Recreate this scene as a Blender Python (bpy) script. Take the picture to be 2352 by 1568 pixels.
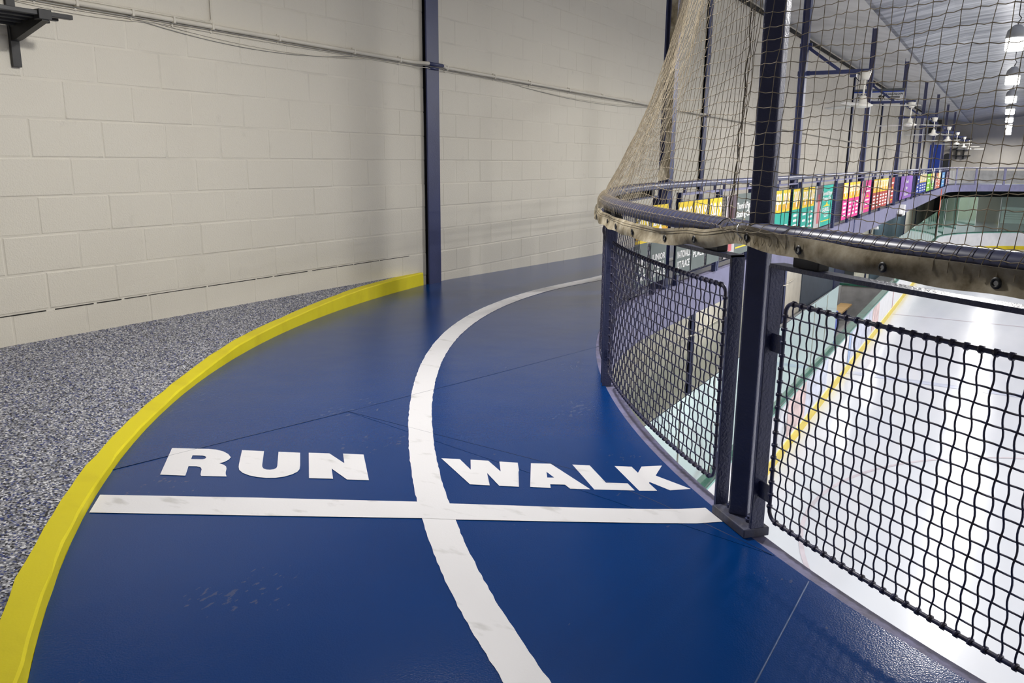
import bpy, bmesh, math, random
from mathutils import Vector, Matrix
random.seed(7)
for o in list(bpy.data.objects): bpy.data.objects.remove(o)
SC = bpy.context.scene
COL = SC.collection
PI = math.pi

# ------------------------------------------------------------------ camera
cam_d = bpy.data.cameras.new('camera'); cam = bpy.data.objects.new('camera', cam_d); COL.objects.link(cam)
PITCH, ROLL, YAW = 0.220695899, 0.00785149635, 0.549774218
cp, sp, cr, sr = math.cos(PITCH), math.sin(PITCH), math.cos(ROLL), math.sin(ROLL)
RZ = Matrix.Rotation(YAW, 3, 'Z')
c_f = RZ @ Vector((0, cp, -sp)); u0_ = Vector((0, sp, cp)); r0_ = Vector((1, 0, 0))
c_r = RZ @ (r0_*cr + u0_*sr); c_u = RZ @ (u0_*cr - r0_*sr)
CAMZ = 1.097
m3 = Matrix((c_r, c_u, -c_f)).transposed()
cam.matrix_world = Matrix.Translation((0, 0, CAMZ)) @ m3.to_4x4()
cam_d.sensor_width = 36.0; cam_d.lens = 36.0*1852.58/2352.0
cam_d.clip_start = 0.05; cam_d.clip_end = 300
SC.camera = cam
def project(p):
    w = Vector(p) - Vector((0, 0, CAMZ)); z = w.dot(c_f)
    if z <= 0.05: return None
    return (1176 + 1852.58*w.dot(c_r)/z, 784 - 1852.58*w.dot(c_u)/z, z)
# ------------------------------------------------------------------ world, exposure
wd_ = bpy.data.worlds.new('world'); SC.world = wd_; wd_.use_nodes = True
wd_.node_tree.nodes['Background'].inputs[0].default_value = (0.75, 0.8, 0.9, 1)
wd_.node_tree.nodes['Background'].inputs[1].default_value = 0.02
SC.view_settings.view_transform = 'Standard'; SC.view_settings.look = 'None'
SC.view_settings.gamma = 1.0; SC.view_settings.use_curve_mapping = False
SC.view_settings.exposure = 0.0
LAMP_POWER = 185.0          # watts of each high-bay lamp's downlight (built with the lamps below)
STRIP_POWER = 30.0          # watts of each strip light under the deck
BEND_LAMP = 0.35            # the lamp above the bend is a smaller one
LAMP_SIDE = 50.0            # watts that leave the lamp's lens sideways
LAMP_COLOR = (1.0, 0.975, 0.94)

# ------------------------------------------------------------------ helpers
def tag(o, label=None, cat=None, group=None, kind=None):
    if label: o['label'] = label
    if cat: o['category'] = cat
    if group: o['group'] = group
    if kind: o['kind'] = kind
    return o
def empty(name, loc=(0, 0, 0), rz=0.0):
    o = bpy.data.objects.new(name, None); COL.objects.link(o); o.empty_display_size = .1
    o.location = loc; o.rotation_euler = (0, 0, rz); return o
def linkmesh(name, me, mat, parent=None, loc=None, rot=None):
    o = bpy.data.objects.new(name, me); COL.objects.link(o)
    if mat and not me.materials: me.materials.append(mat)
    if parent: o.parent = parent
    if loc is not None: o.location = loc
    if rot is not None: o.rotation_euler = rot
    return o
def copy_tree(o, parent=None):
    c = o.copy(); COL.objects.link(c); c.parent = parent
    for ch in list(o.children): copy_tree(ch, c)
    return c
class MB:
    def __init__(s): s.v = []; s.f = []
    def quad(s, a, b, c, d):
        n = len(s.v); s.v += [tuple(a), tuple(b), tuple(c), tuple(d)]; s.f.append((n, n+1, n+2, n+3)); return s
    def poly(s, pts):
        n = len(s.v); s.v += [tuple(p) for p in pts]; s.f.append(tuple(range(n, n+len(pts)))); return s
    def box(s, lo, hi, M=None):
        x0, y0, z0 = lo; x1, y1, z1 = hi
        P = [(x0,y0,z0),(x1,y0,z0),(x1,y1,z0),(x0,y1,z0),(x0,y0,z1),(x1,y0,z1),(x1,y1,z1),(x0,y1,z1)]
        if M is not None: P = [tuple(M @ Vector(p)) for p in P]
        n = len(s.v); s.v += P
        s.f += [tuple(n+i for i in q) for q in ((0,3,2,1),(4,5,6,7),(0,1,5,4),(1,2,6,5),(2,3,7,6),(3,0,4,7))]; return s
    def obox(s, c, ax, ay, az, hx, hy, hz):
        c, ax, ay, az = Vector(c), Vector(ax), Vector(ay), Vector(az)
        M = Matrix((ax, ay, az)).transposed().to_4x4(); M.translation = c
        return s.box((-hx,-hy,-hz), (hx,hy,hz), M)
    def bar(s, a, b, w, h, up=(0, 0, 1)):
        a, b = Vector(a), Vector(b); d = (b-a); L = d.length; d /= L
        u = Vector(up); x = d.cross(u)
        if x.length < 1e-5: x = d.cross(Vector((0, 1, 0)))
        x.normalize(); u = x.cross(d)
        return s.obox((a+b)/2, d, x, u, L/2, w/2, h/2)
    def tube(s, pts, r, n=8, caps=True, closed=False):
        P = [Vector(p) for p in pts]; m = len(P); base = len(s.v)
        up = Vector((0, 0, 1))
        prev = None
        for i in range(m):
            if closed: d = P[(i+1) % m] - P[i-1]
            else: d = P[min(i+1, m-1)] - P[max(i-1, 0)]
            if d.length < 1e-9: d = Vector((0, 0, 1))
            d.normalize()
            if prev is None:
                x = d.cross(up)
                if x.length < 1e-3: x = d.cross(Vector((1, 0, 0)))
            else:
                x = prev - d*prev.dot(d)
                if x.length < 1e-6: x = d.cross(up)
            x.normalize(); y = d.cross(x); prev = x
            rr = r[i] if isinstance(r, (list, tuple)) else r
            for k in range(n):
                a = 2*PI*k/n
                s.v.append(tuple(P[i] + x*(rr*math.cos(a)) + y*(rr*math.sin(a))))
        last = m if closed else m-1
        for i in range(last):
            j = (i+1) % m
            for k in range(n):
                k2 = (k+1) % n
                s.f.append((base+i*n+k, base+i*n+k2, base+j*n+k2, base+j*n+k))
        if caps and not closed:
            s.f.append(tuple(base+k for k in reversed(range(n)))); s.f.append(tuple(base+(m-1)*n+k for k in range(n)))
        return s
    def lathe(s, prof, c=(0, 0, 0), n=16):
        base = len(s.v); c = Vector(c)
        for r, z in prof:
            for k in range(n):
                a = 2*PI*k/n; s.v.append((c.x+r*math.cos(a), c.y+r*math.sin(a), c.z+z))
        for i in range(len(prof)-1):
            for k in range(n):
                k2 = (k+1) % n; s.f.append((base+i*n+k, base+i*n+k2, base+(i+1)*n+k2, base+(i+1)*n+k))
        s.f.append(tuple(base+k for k in reversed(range(n)))); s.f.append(tuple(base+(len(prof)-1)*n+k for k in range(n)))
        return s
    def strip(s, A, B):
        n = len(s.v); m = len(A)
        s.v += [tuple(p) for p in A] + [tuple(p) for p in B]
        for i in range(m-1): s.f.append((n+i, n+i+1, n+m+i+1, n+m+i))
        return s
    def sheet(s, rows):
        n = len(s.v); w = len(rows[0])
        for r in rows: s.v += [tuple(p) for p in r]
        for i in range(len(rows)-1):
            for j in range(w-1): s.f.append((n+i*w+j, n+i*w+j+1, n+(i+1)*w+j+1, n+(i+1)*w+j))
        return s
    def mesh(s, name, smooth=False, fix=False, weld=False):
        me = bpy.data.meshes.new(name); me.from_pydata(s.v, [], s.f)
        if fix or weld:
            bm = bmesh.new(); bm.from_mesh(me)
            if weld: bmesh.ops.remove_doubles(bm, verts=bm.verts, dist=1e-5)
            if fix: bmesh.ops.recalc_face_normals(bm, faces=bm.faces)
            bm.to_mesh(me); bm.free()
        if smooth:
            me.polygons.foreach_set('use_smooth', [True]*len(me.polygons))
        me.update(); return me
    def build(s, name, mat, parent=None, smooth=False, fix=False, weld=False, bevel=0, loc=None, rot=None):
        o = linkmesh(name, s.mesh(name, smooth, fix, weld), mat, parent, loc, rot)
        if bevel:
            b = o.modifiers.new('bevel', 'BEVEL'); b.width = bevel; b.segments = 2; b.limit_method = 'ANGLE'
        return o
def fill(outer, z, holes=None, thick=0.0):
    """flat filled polygon (with holes) as an MB"""
    bm = bmesh.new(); es = []
    for ring in [outer] + (holes or []):
        vs = [bm.verts.new((p[0], p[1], z)) for p in ring]
        for i in range(len(vs)): es.append(bm.edges.new((vs[i], vs[(i+1) % len(vs)])))
    bmesh.ops.triangle_fill(bm, edges=es, use_beauty=True, use_dissolve=False)
    bmesh.ops.recalc_face_normals(bm, faces=bm.faces)
    for f in bm.faces:
        if f.normal.z < 0: f.normal_flip()
    if thick:
        r = bmesh.ops.extrude_face_region(bm, geom=list(bm.faces))
        for e in r['geom']:
            if isinstance(e, bmesh.types.BMVert): e.co.z += thick
        bmesh.ops.recalc_face_normals(bm, faces=bm.faces)
    m = MB(); bm.verts.index_update(); m.v = [tuple(v.co) for v in bm.verts]; m.f = [tuple(v.index for v in f.verts) for f in bm.faces]
    bm.free(); return m
ORD = ['first','second','third','fourth','fifth','sixth','seventh','eighth','ninth','tenth','eleventh','twelfth','thirteenth','fourteenth','fifteenth','sixteenth','seventeenth','eighteenth','nineteenth','twentieth']
def ordw(i):
    if i < 20: return ORD[i]
    return ('twenty-' if i < 30 else 'thirty-') + ORD[(i % 10)-1 if i % 10 else 9] if i not in (20,) else 'twenty-first'
def ordn(i):
    base = ['twenty','thirty','forty']
    if i < 20: return ORD[i]
    n = i+1; t, u = divmod(n, 10)
    if u == 0: return {2:'twentieth',3:'thirtieth',4:'fortieth'}[t]
    return base[t-2]+'-'+ORD[u-1]

# ------------------------------------------------------------------ materials
def newmat(name):
    m = bpy.data.materials.new(name); m.use_nodes = True
    nt = m.node_tree; b = nt.nodes['Principled BSDF']; return m, nt, b
def node(nt, t, **kw):
    n = nt.nodes.new(t)
    for k, v in kw.items():
        if k == 'inp':
            for kk, vv in v.items(): n.inputs[kk].default_value = vv
        else: setattr(n, k, v)
    return n
def simple(name, col, rough=.5, metal=0.0, var=.08, vscale=3.0, bump=0.0, bscale=60.0, spec=.5, detail=3.0, coord='Object', grime=None):
    m, nt, b = newmat(name)
    b.inputs['Roughness'].default_value = rough; b.inputs['Metallic'].default_value = metal
    b.inputs['Specular IOR Level'].default_value = spec
    tc = node(nt, 'ShaderNodeTexCoord')
    nz = node(nt, 'ShaderNodeTexNoise', inp={'Scale': vscale, 'Detail': detail})
    nt.links.new(tc.outputs[coord], nz.inputs['Vector'])
    mx = node(nt, 'ShaderNodeMix', data_type='RGBA')
    c2 = grime if grime else tuple(max(0, c*(1-2*var)) for c in col)
    c1 = tuple(min(1, c*(1+var)) for c in col)
    mx.inputs['A'].default_value = (*c2, 1); mx.inputs['B'].default_value = (*c1, 1)
    rmp = node(nt, 'ShaderNodeMapRange', inp={'From Min': .3, 'From Max': .62})
    nt.links.new(nz.outputs['Fac'], rmp.inputs['Value']); nt.links.new(rmp.outputs['Result'], mx.inputs['Factor'])
    nt.links.new(mx.outputs['Result'], b.inputs['Base Color'])
    if bump:
        n2 = node(nt, 'ShaderNodeTexNoise', inp={'Scale': bscale, 'Detail': 2.0})
        nt.links.new(tc.outputs[coord], n2.inputs['Vector'])
        bp = node(nt, 'ShaderNodeBump', inp={'Strength': bump, 'Distance': .004})
        nt.links.new(n2.outputs['Fac'], bp.inputs['Height']); nt.links.new(bp.outputs['Normal'], b.inputs['Normal'])
    return m
def flat(name, col, rough=.5, spec=.4):
    return simple(name, col, rough, var=.03, vscale=8, spec=spec)
M = {}
# painted block wall: cream paint with pitted texture
def mk_block():
    m, nt, b = newmat('block_paint')
    b.inputs['Roughness'].default_value = .55
    geo = node(nt, 'ShaderNodeNewGeometry')
    n1 = node(nt, 'ShaderNodeTexNoise', inp={'Scale': 0.7, 'Detail': 3.0}); nt.links.new(geo.outputs['Position'], n1.inputs['Vector'])
    mx = node(nt, 'ShaderNodeMix', data_type='RGBA'); mx.inputs['A'].default_value = (.635,.59,.50,1); mx.inputs['B'].default_value = (.705,.67,.575,1)
    nt.links.new(n1.outputs['Fac'], mx.inputs['Factor'])
    n3 = node(nt, 'ShaderNodeTexNoise', inp={'Scale': 9.0, 'Detail': 4.0}); nt.links.new(geo.outputs['Position'], n3.inputs['Vector'])
    r3 = node(nt, 'ShaderNodeMapRange', inp={'From Min': .66, 'From Max': .8, 'To Max': .25}); nt.links.new(n3.outputs['Fac'], r3.inputs['Value'])
    mx2 = node(nt, 'ShaderNodeMix', data_type='RGBA'); mx2.inputs['B'].default_value = (.42,.38,.32,1)
    nt.links.new(mx.outputs['Result'], mx2.inputs['A']); nt.links.new(r3.outputs['Result'], mx2.inputs['Factor'])
    nt.links.new(mx2.outputs['Result'], b.inputs['Base Color'])
    v = node(nt, 'ShaderNodeTexNoise', inp={'Scale': 130.0, 'Detail': 3.0}); nt.links.new(geo.outputs['Position'], v.inputs['Vector'])
    bp = node(nt, 'ShaderNodeBump', inp={'Strength': .55, 'Distance': .004}); nt.links.new(v.outputs['Fac'], bp.inputs['Height']); nt.links.new(bp.outputs['Normal'], b.inputs['Normal'])
    return m
M['block'] = mk_block()
M['mortar'] = simple('mortar_paint', (.66,.62,.53), .6, var=.05)
M['crack'] = simple('open_joint', (.012,.011,.009), .9)
def mk_track():
    m, nt, b = newmat('blue_rubber')
    b.inputs['Roughness'].default_value = .2; b.inputs['Specular IOR Level'].default_value = .27
    geo = node(nt, 'ShaderNodeNewGeometry')
    n1 = node(nt, 'ShaderNodeTexNoise', inp={'Scale': 1.3, 'Detail': 4.0}); nt.links.new(geo.outputs['Position'], n1.inputs['Vector'])
    mx = node(nt, 'ShaderNodeMix', data_type='RGBA'); mx.inputs['A'].default_value = (.0004,.031,.155,1); mx.inputs['B'].default_value = (.0006,.044,.205,1)
    nt.links.new(n1.outputs['Fac'], mx.inputs['Factor'])
    # scattered pale scuffs
    n2 = node(nt, 'ShaderNodeTexNoise', inp={'Scale': 62.0, 'Detail': 3.0})
    mp = node(nt, 'ShaderNodeMapping'); mp.inputs['Scale'].default_value = (1.0, .45, 1); mp.inputs['Rotation'].default_value = (0,0,.6)
    nt.links.new(geo.outputs['Position'], mp.inputs['Vector']); nt.links.new(mp.outputs['Vector'], n2.inputs['Vector'])
    n3 = node(nt, 'ShaderNodeTexNoise', inp={'Scale': 2.7, 'Detail': 2.0}); nt.links.new(geo.outputs['Position'], n3.inputs['Vector'])
    mul = node(nt, 'ShaderNodeMath', operation='MULTIPLY'); nt.links.new(n2.outputs['Fac'], mul.inputs[0]); nt.links.new(n3.outputs['Fac'], mul.inputs[1])
    rm = node(nt, 'ShaderNodeMapRange', inp={'From Min': .405, 'From Max': .425, 'To Max': .38}); nt.links.new(mul.outputs['Value'], rm.inputs['Value'])
    mx2 = node(nt, 'ShaderNodeMix', data_type='RGBA'); mx2.inputs['B'].default_value = (.12,.13,.17,1)
    nt.links.new(mx.outputs['Result'], mx2.inputs['A']); nt.links.new(rm.outputs['Result'], mx2.inputs['Factor'])
    nt.links.new(mx2.outputs['Result'], b.inputs['Base Color'])
    # leather grain and gentle waviness
    v = node(nt, 'ShaderNodeTexVoronoi', inp={'Scale': 230.0}); nt.links.new(geo.outputs['Position'], v.inputs['Vector'])
    bp = node(nt, 'ShaderNodeBump', inp={'Strength': .22, 'Distance': .0012}); nt.links.new(v.outputs['Distance'], bp.inputs['Height'])
    w = node(nt, 'ShaderNodeTexNoise', inp={'Scale': 2.6, 'Detail': 2.0}); nt.links.new(geo.outputs['Position'], w.inputs['Vector'])
    bp2 = node(nt, 'ShaderNodeBump', inp={'Strength': .10, 'Distance': .03}); nt.links.new(w.outputs['Fac'], bp2.inputs['Height'])
    nt.links.new(bp.outputs['Normal'], bp2.inputs['Normal']); nt.links.new(bp2.outputs['Normal'], b.inputs['Normal'])
    return m
M['track'] = mk_track()
def mk_speckle():
    m, nt, b = newmat('speckled_rubber')
    b.inputs['Roughness'].default_value = .7
    geo = node(nt, 'ShaderNodeNewGeometry')
    v = node(nt, 'ShaderNodeTexVoronoi', inp={'Scale': 165.0, 'Randomness': 1.0}); nt.links.new(geo.outputs['Position'], v.inputs['Vector'])
    sep = node(nt, 'ShaderNodeSeparateColor'); nt.links.new(v.outputs['Color'], sep.inputs['Color'])
    cr_ = node(nt, 'ShaderNodeValToRGB'); e = cr_.color_ramp; e.interpolation = 'CONSTANT'
    e.elements[0].position = 0; e.elements[0].color = (.012,.012,.016,1)
    e.elements[1].position = .22; e.elements[1].color = (.03,.05,.20,1)
    for p, c in ((.34,(.15,.16,.20,1)),(.52,(.25,.25,.27,1)),(.70,(.42,.42,.45,1)),(.86,(.72,.72,.74,1))):
        x = e.elements.new(p); x.color = c
    nt.links.new(sep.outputs['Red'], cr_.inputs['Fac']); nt.links.new(cr_.outputs['Color'], b.inputs['Base Color'])
    bp = node(nt, 'ShaderNodeBump', inp={'Strength': .6, 'Distance': .004}); nt.links.new(sep.outputs['Green'], bp.inputs['Height']); nt.links.new(bp.outputs['Normal'], b.inputs['Normal'])
    return m
M['speckle'] = mk_speckle()
def mk_paint(name, c1, c2, rough=.5, lo=.6, hi=.72, sc=(7., 18., 1.)):
    m, nt, b = newmat(name)
    b.inputs['Roughness'].default_value = rough
    geo = node(nt, 'ShaderNodeNewGeometry')
    mp = node(nt, 'ShaderNodeMapping'); mp.inputs['Scale'].default_value = sc; mp.inputs['Rotation'].default_value = (0, 0, -.5)
    nt.links.new(geo.outputs['Position'], mp.inputs['Vector'])
    n = node(nt, 'ShaderNodeTexNoise', inp={'Scale': 1.0, 'Detail': 5.0}); nt.links.new(mp.outputs['Vector'], n.inputs['Vector'])
    r = node(nt, 'ShaderNodeMapRange', inp={'From Min': lo, 'From Max': hi, 'To Max': .75}); nt.links.new(n.outputs['Fac'], r.inputs['Value'])
    mx = node(nt, 'ShaderNodeMix', data_type='RGBA'); mx.inputs['A'].default_value = (*c1, 1); mx.inputs['B'].default_value = (*c2, 1)
    nt.links.new(r.outputs['Result'], mx.inputs['Factor']); nt.links.new(mx.outputs['Result'], b.inputs['Base Color'])
    g = node(nt, 'ShaderNodeTexNoise', inp={'Scale': 160.0}); nt.links.new(geo.outputs['Position'], g.inputs['Vector'])
    bp = node(nt, 'ShaderNodeBump', inp={'Strength': .15, 'Distance': .002}); nt.links.new(g.outputs['Fac'], bp.inputs['Height']); nt.links.new(bp.outputs['Normal'], b.inputs['Normal'])
    return m
M['white_paint'] = mk_paint('white_floor_paint', (.80,.79,.81), (.52,.51,.50))
M['yellow_paint'] = mk_paint('yellow_kerb_paint', (.74,.635,.002), (.60,.49,.002), .6, .52, .8, (3., 6., 3.))
M['navy'] = simple('navy_steel_paint', (.036,.046,.128), .38, var=.06, bump=.25, bscale=90)
M['post'] = simple('post_steel_paint', (.045,.052,.115), .36, var=.08, vscale=9, bump=.5, bscale=120)
M['lav'] = simple('lavender_grey_steel_paint', (.18,.18,.30), .5, var=.06, vscale=5, bump=.2)
M['lav_dirty'] = simple('scuffed_edge_paint', (.20,.195,.33), .6, var=.1, vscale=14, bump=.3, grime=(.16,.15,.22), spec=.3)
M['rod'] = simple('mesh_wire_paint', (.034,.038,.095), .4, var=.12, vscale=40, grime=(.04,.032,.05))
M['railpaint'] = simple('rail_pipe_paint', (.05,.056,.125), .33, var=.06, vscale=12)
M['plate'] = simple('plate_paint_with_dust', (.05,.055,.10), .6, var=.2, vscale=22, bump=.4, grime=(.065,.062,.075))
M['dirt'] = simple('dusty_plate', (.09,.085,.10), .75, var=.2, vscale=30, grime=(.03,.032,.06))
M['conduit'] = simple('cream_conduit_paint', (.66,.62,.53), .5, var=.04)
M['cable'] = simple('grey_cable', (.34,.33,.30), .6, var=.1)
M['shelf'] = simple('charcoal_metal', (.03,.03,.031), .4, var=.15, vscale=10)
M['black'] = simple('black_metal', (.016,.016,.017), .45, var=.2, vscale=10)
M['rubber'] = simple('black_rubber', (.012,.012,.014), .7)
M['twine'] = simple('net_twine', (.30,.25,.175), .8, var=.18, vscale=25)
M['twine_dark'] = simple('net_twine_seam', (.10,.085,.06), .85, var=.2, vscale=25)
def mk_canvas():
    m, nt, b = newmat('stained_canvas')
    b.inputs['Roughness'].default_value = .8
    geo = node(nt, 'ShaderNodeNewGeometry')
    n = node(nt, 'ShaderNodeTexNoise', inp={'Scale': 13.0, 'Detail': 6.0, 'Roughness': .62}); nt.links.new(geo.outputs['Position'], n.inputs['Vector'])
    c = node(nt, 'ShaderNodeValToRGB'); e = c.color_ramp
    e.elements[0].position = .3; e.elements[0].color = (.11,.08,.035,1); e.elements[1].position = .68; e.elements[1].color = (.46,.41,.31,1)
    x = e.elements.new(.5); x.color = (.30,.255,.175,1)
    nt.links.new(n.outputs['Fac'], c.inputs['Fac']); nt.links.new(c.outputs['Color'], b.inputs['Base Color'])
    return m
M['canvas'] = mk_canvas()
M['green'] = simple('green_cap', (.008,.085,.055), .4, var=.2, vscale=6)
M['teal_edge'] = simple('pale_green_edge', (.22,.48,.42), .4)
M['board'] = simple('white_board', (.80,.80,.83), .35, var=.03)
M['yellow'] = simple('yellow_kick_plastic', (.80,.62,.02), .35, var=.05)
M['concrete'] = simple('grey_concrete', (.25,.25,.25), .7, var=.1)
M['beige'] = simple('beige_wall_paint', (.52,.48,.41), .6, var=.05, vscale=1.2)
M['dkwall'] = simple('slate_wall_paint', (.055,.075,.105), .6, var=.06)
M['dark'] = simple('dark_opening', (.012,.014,.017), .5)
M['teal_wall'] = simple('teal_grey_pillar', (.075,.125,.165), .5)
M['fan'] = simple('white_enamel', (.72,.70,.64), .4, var=.03)
M['lampbody'] = simple('lamp_housing', (.55,.56,.58), .35, metal=.6)
M['blue'] = simple('bright_blue_pad', (.01,.045,.33), .45)
M['orange'] = simple('orange_strap', (.65,.10,.02), .6)
M['white'] = simple('plain_white', (.78,.78,.78), .5, var=.03)
def mk_ice():
    m, nt, b = newmat('white_ice')
    b.inputs['Base Color'].default_value = (.83,.85,.90,1); b.inputs['Roughness'].default_value = .13; b.inputs['Specular IOR Level'].default_value = .35
    geo = node(nt, 'ShaderNodeNewGeometry')
    mp = node(nt, 'ShaderNodeMapping'); mp.inputs['Scale'].default_value = (.6, .12, 1); nt.links.new(geo.outputs['Position'], mp.inputs['Vector'])
    n = node(nt, 'ShaderNodeTexNoise', inp={'Scale': 3.0, 'Detail': 4.0}); nt.links.new(mp.outputs['Vector'], n.inputs['Vector'])
    r = node(nt, 'ShaderNodeMapRange', inp={'To Min': .08, 'To Max': .24}); nt.links.new(n.outputs['Fac'], r.inputs['Value']); nt.links.new(r.outputs['Result'], b.inputs['Roughness'])
    mx = node(nt, 'ShaderNodeMix', data_type='RGBA'); mx.inputs['A'].default_value = (.62,.645,.72,1); mx.inputs['B'].default_value = (.70,.715,.76,1)
    nt.links.new(n.outputs['Fac'], mx.inputs['Factor']); nt.links.new(mx.outputs['Result'], b.inputs['Base Color'])
    return m
M['ice'] = mk_ice()
M['ice_red'] = simple('red_line_under_ice', (.64,.575,.63), .15)
M['ice_blue'] = simple('blue_line_under_ice', (.56,.595,.73), .15)
def mk_glass():
    m, nt, b = newmat('green_tinted_glass')
    out = nt.nodes['Material Output']
    nt.nodes.remove(b)
    tr = node(nt, 'ShaderNodeBsdfTransparent', inp={'Color': (.80,.90,.87,1)})
    gl = node(nt, 'ShaderNodeBsdfGlossy', inp={'Color': (.72,.86,.81,1), 'Roughness': .06})
    df = node(nt, 'ShaderNodeBsdfDiffuse', inp={'Color': (.62,.74,.70,1)})
    fr = node(nt, 'ShaderNodeFresnel', inp={'IOR': 1.45})
    m1 = node(nt, 'ShaderNodeMixShader', inp={0: .13}); nt.links.new(tr.outputs[0], m1.inputs[1]); nt.links.new(df.outputs[0], m1.inputs[2])
    m2 = node(nt, 'ShaderNodeMixShader'); nt.links.new(fr.outputs[0], m2.inputs[0]); nt.links.new(m1.outputs[0], m2.inputs[1]); nt.links.new(gl.outputs[0], m2.inputs[2])
    nt.links.new(m2.outputs[0], out.inputs[0]); return m
M['glass'] = mk_glass()
def mk_foil():
    m, nt, b = newmat('silver_foil_ceiling')
    b.inputs['Metallic'].default_value = .9; b.inputs['Roughness'].default_value = .36
    geo = node(nt, 'ShaderNodeNewGeometry')
    mp = node(nt, 'ShaderNodeMapping'); mp.inputs['Scale'].default_value = (.35, 5.0, 1); nt.links.new(geo.outputs['Position'], mp.inputs['Vector'])
    n = node(nt, 'ShaderNodeTexNoise', inp={'Scale': 1.2, 'Detail': 5.0}); nt.links.new(mp.outputs['Vector'], n.inputs['Vector'])
    mx = node(nt, 'ShaderNodeMix', data_type='RGBA'); mx.inputs['A'].default_value = (.20,.21,.25,1); mx.inputs['B'].default_value = (.56,.57,.60,1)
    rg = node(nt, 'ShaderNodeMapRange', inp={'From Min': .36, 'From Max': .64}); nt.links.new(n.outputs['Fac'], rg.inputs['Value'])
    nt.links.new(rg.outputs['Result'], mx.inputs['Factor']); nt.links.new(mx.outputs['Result'], b.inputs['Base Color'])
    bp = node(nt, 'ShaderNodeBump', inp={'Strength': .5, 'Distance': .06}); nt.links.new(n.outputs['Fac'], bp.inputs['Height']); nt.links.new(bp.outputs['Normal'], b.inputs['Normal'])
    return m
M['foil'] = mk_foil()
M['lit_foil'] = simple('pale_lit_foil', (.62,.62,.62), .45, metal=.25, var=.1, vscale=1.2, bump=.3, bscale=6)  # foil on the wall side, its brighter light put into a paler colour
def mk_emit(name, col, s):
    m, nt, b = newmat(name)
    b.inputs['Base Color'].default_value = (*col, 1); b.inputs['Emission Color'].default_value = (*col, 1); b.inputs['Emission Strength'].default_value = s
    return m
M['lens'] = mk_emit('lamp_lens', (1, .98, .95), 14.0)
LETTERS = {
  'R': ([(-2.6621, 1.8326), (-2.5915, 1.8703), (-2.5356, 1.9014), (-2.5064, 1.9125), (-2.466, 1.9143), (-2.428, 1.9056), (-2.3909, 1.8876), (-2.3785, 1.8682), (-2.3727, 1.845), (-2.3764, 1.8231), (-2.3519, 1.823), (-2.3295, 1.8156), (-2.3108, 1.8019), (-2.2872, 1.779), (-2.2702, 1.7651), (-2.2506, 1.7532), (-2.3305, 1.7084), (-2.345, 1.7172), (-2.3666, 1.7365), (-2.3827, 1.7515), (-2.4018, 1.7606), (-2.421, 1.7595), (-2.447, 1.7445), (-2.3792, 1.6805), (-2.462, 1.638)], [(-2.5286, 1.824), (-2.4945, 1.8423), (-2.478, 1.8427), (-2.466, 1.8366), (-2.4598, 1.8268), (-2.4628, 1.8176), (-2.4998, 1.7956)]),
  'U': ([(-2.4173, 1.9621), (-2.3376, 1.9999), (-2.2339, 1.8988), (-2.2197, 1.8862), (-2.2022, 1.8758), (-2.1849, 1.8742), (-2.1721, 1.8799), (-2.1642, 1.89), (-2.1657, 1.9036), (-2.1766, 1.9182), (-2.2864, 2.0253), (-2.2094, 2.0624), (-2.1121, 1.9683), (-2.0868, 1.9414), (-2.0751, 1.9194), (-2.0724, 1.892), (-2.0801, 1.861), (-2.0985, 1.837), (-2.1242, 1.8197), (-2.1562, 1.8081), (-2.1921, 1.8029), (-2.2312, 1.8067), (-2.2637, 1.8194), (-2.2885, 1.8376), (-2.3108, 1.8581)], None),
  'N': ([(-2.1818, 2.0802), (-2.1108, 2.1173), (-1.9919, 2.0719), (-2.0654, 2.1437), (-1.9929, 2.1781), (-1.8068, 1.9977), (-1.8759, 1.9613), (-1.994, 2.0079), (-1.9216, 1.94), (-1.9964, 1.8985)], None),
  'W': ([(-1.7214, 2.3063), (-1.658, 2.337), (-1.5628, 2.271), (-1.6204, 2.3539), (-1.5587, 2.3808), (-1.4623, 2.3152), (-1.5189, 2.3956), (-1.4556, 2.4228), (-1.4132, 2.3611), (-1.4054, 2.345), (-1.3349, 2.2313), (-1.3965, 2.2019), (-1.4959, 2.2768), (-1.4258, 2.1869), (-1.4888, 2.1582)], None),
  'A': ([(-1.4117, 2.4448), (-1.3472, 2.48), (-1.1178, 2.3445), (-1.178, 2.3112), (-1.2097, 2.3331), (-1.2546, 2.3082), (-1.2372, 2.2809), (-1.3016, 2.2511)], [(-1.3221, 2.4027), (-1.2717, 2.3689), (-1.2933, 2.3566)]),
  'L': ([(-1.276, 2.516), (-1.2178, 2.5428), (-1.0972, 2.4263), (-1.031, 2.4617), (-0.9853, 2.4172), (-1.1054, 2.3501)], None),
  'K': ([(-1.1381, 2.587), (-1.0824, 2.6149), (-1.0388, 2.5719), (-1.052, 2.6362), (-0.992, 2.6861), (-0.9753, 2.5818), (-0.828, 2.5338), (-0.8838, 2.4837), (-0.9703, 2.514), (-0.9692, 2.5044), (-0.9194, 2.4564), (-0.9715, 2.4231)], None),
}
CROSS = [(-2.4736, 1.4215), (-2.0053, 1.6915), (-1.552, 1.9441), (-1.4573, 1.9883), (-1.1186, 2.1684), (-0.8986, 2.293), (-0.8034, 2.3539), (-0.7352, 2.4094), (-0.6554, 2.3376), (-0.7204, 2.2815), (-0.8588, 2.1969), (-1.0687, 2.074), (-1.3631, 1.9047), (-1.4604, 1.8538), (-1.8984, 1.5968), (-2.3714, 1.3215)]
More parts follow.
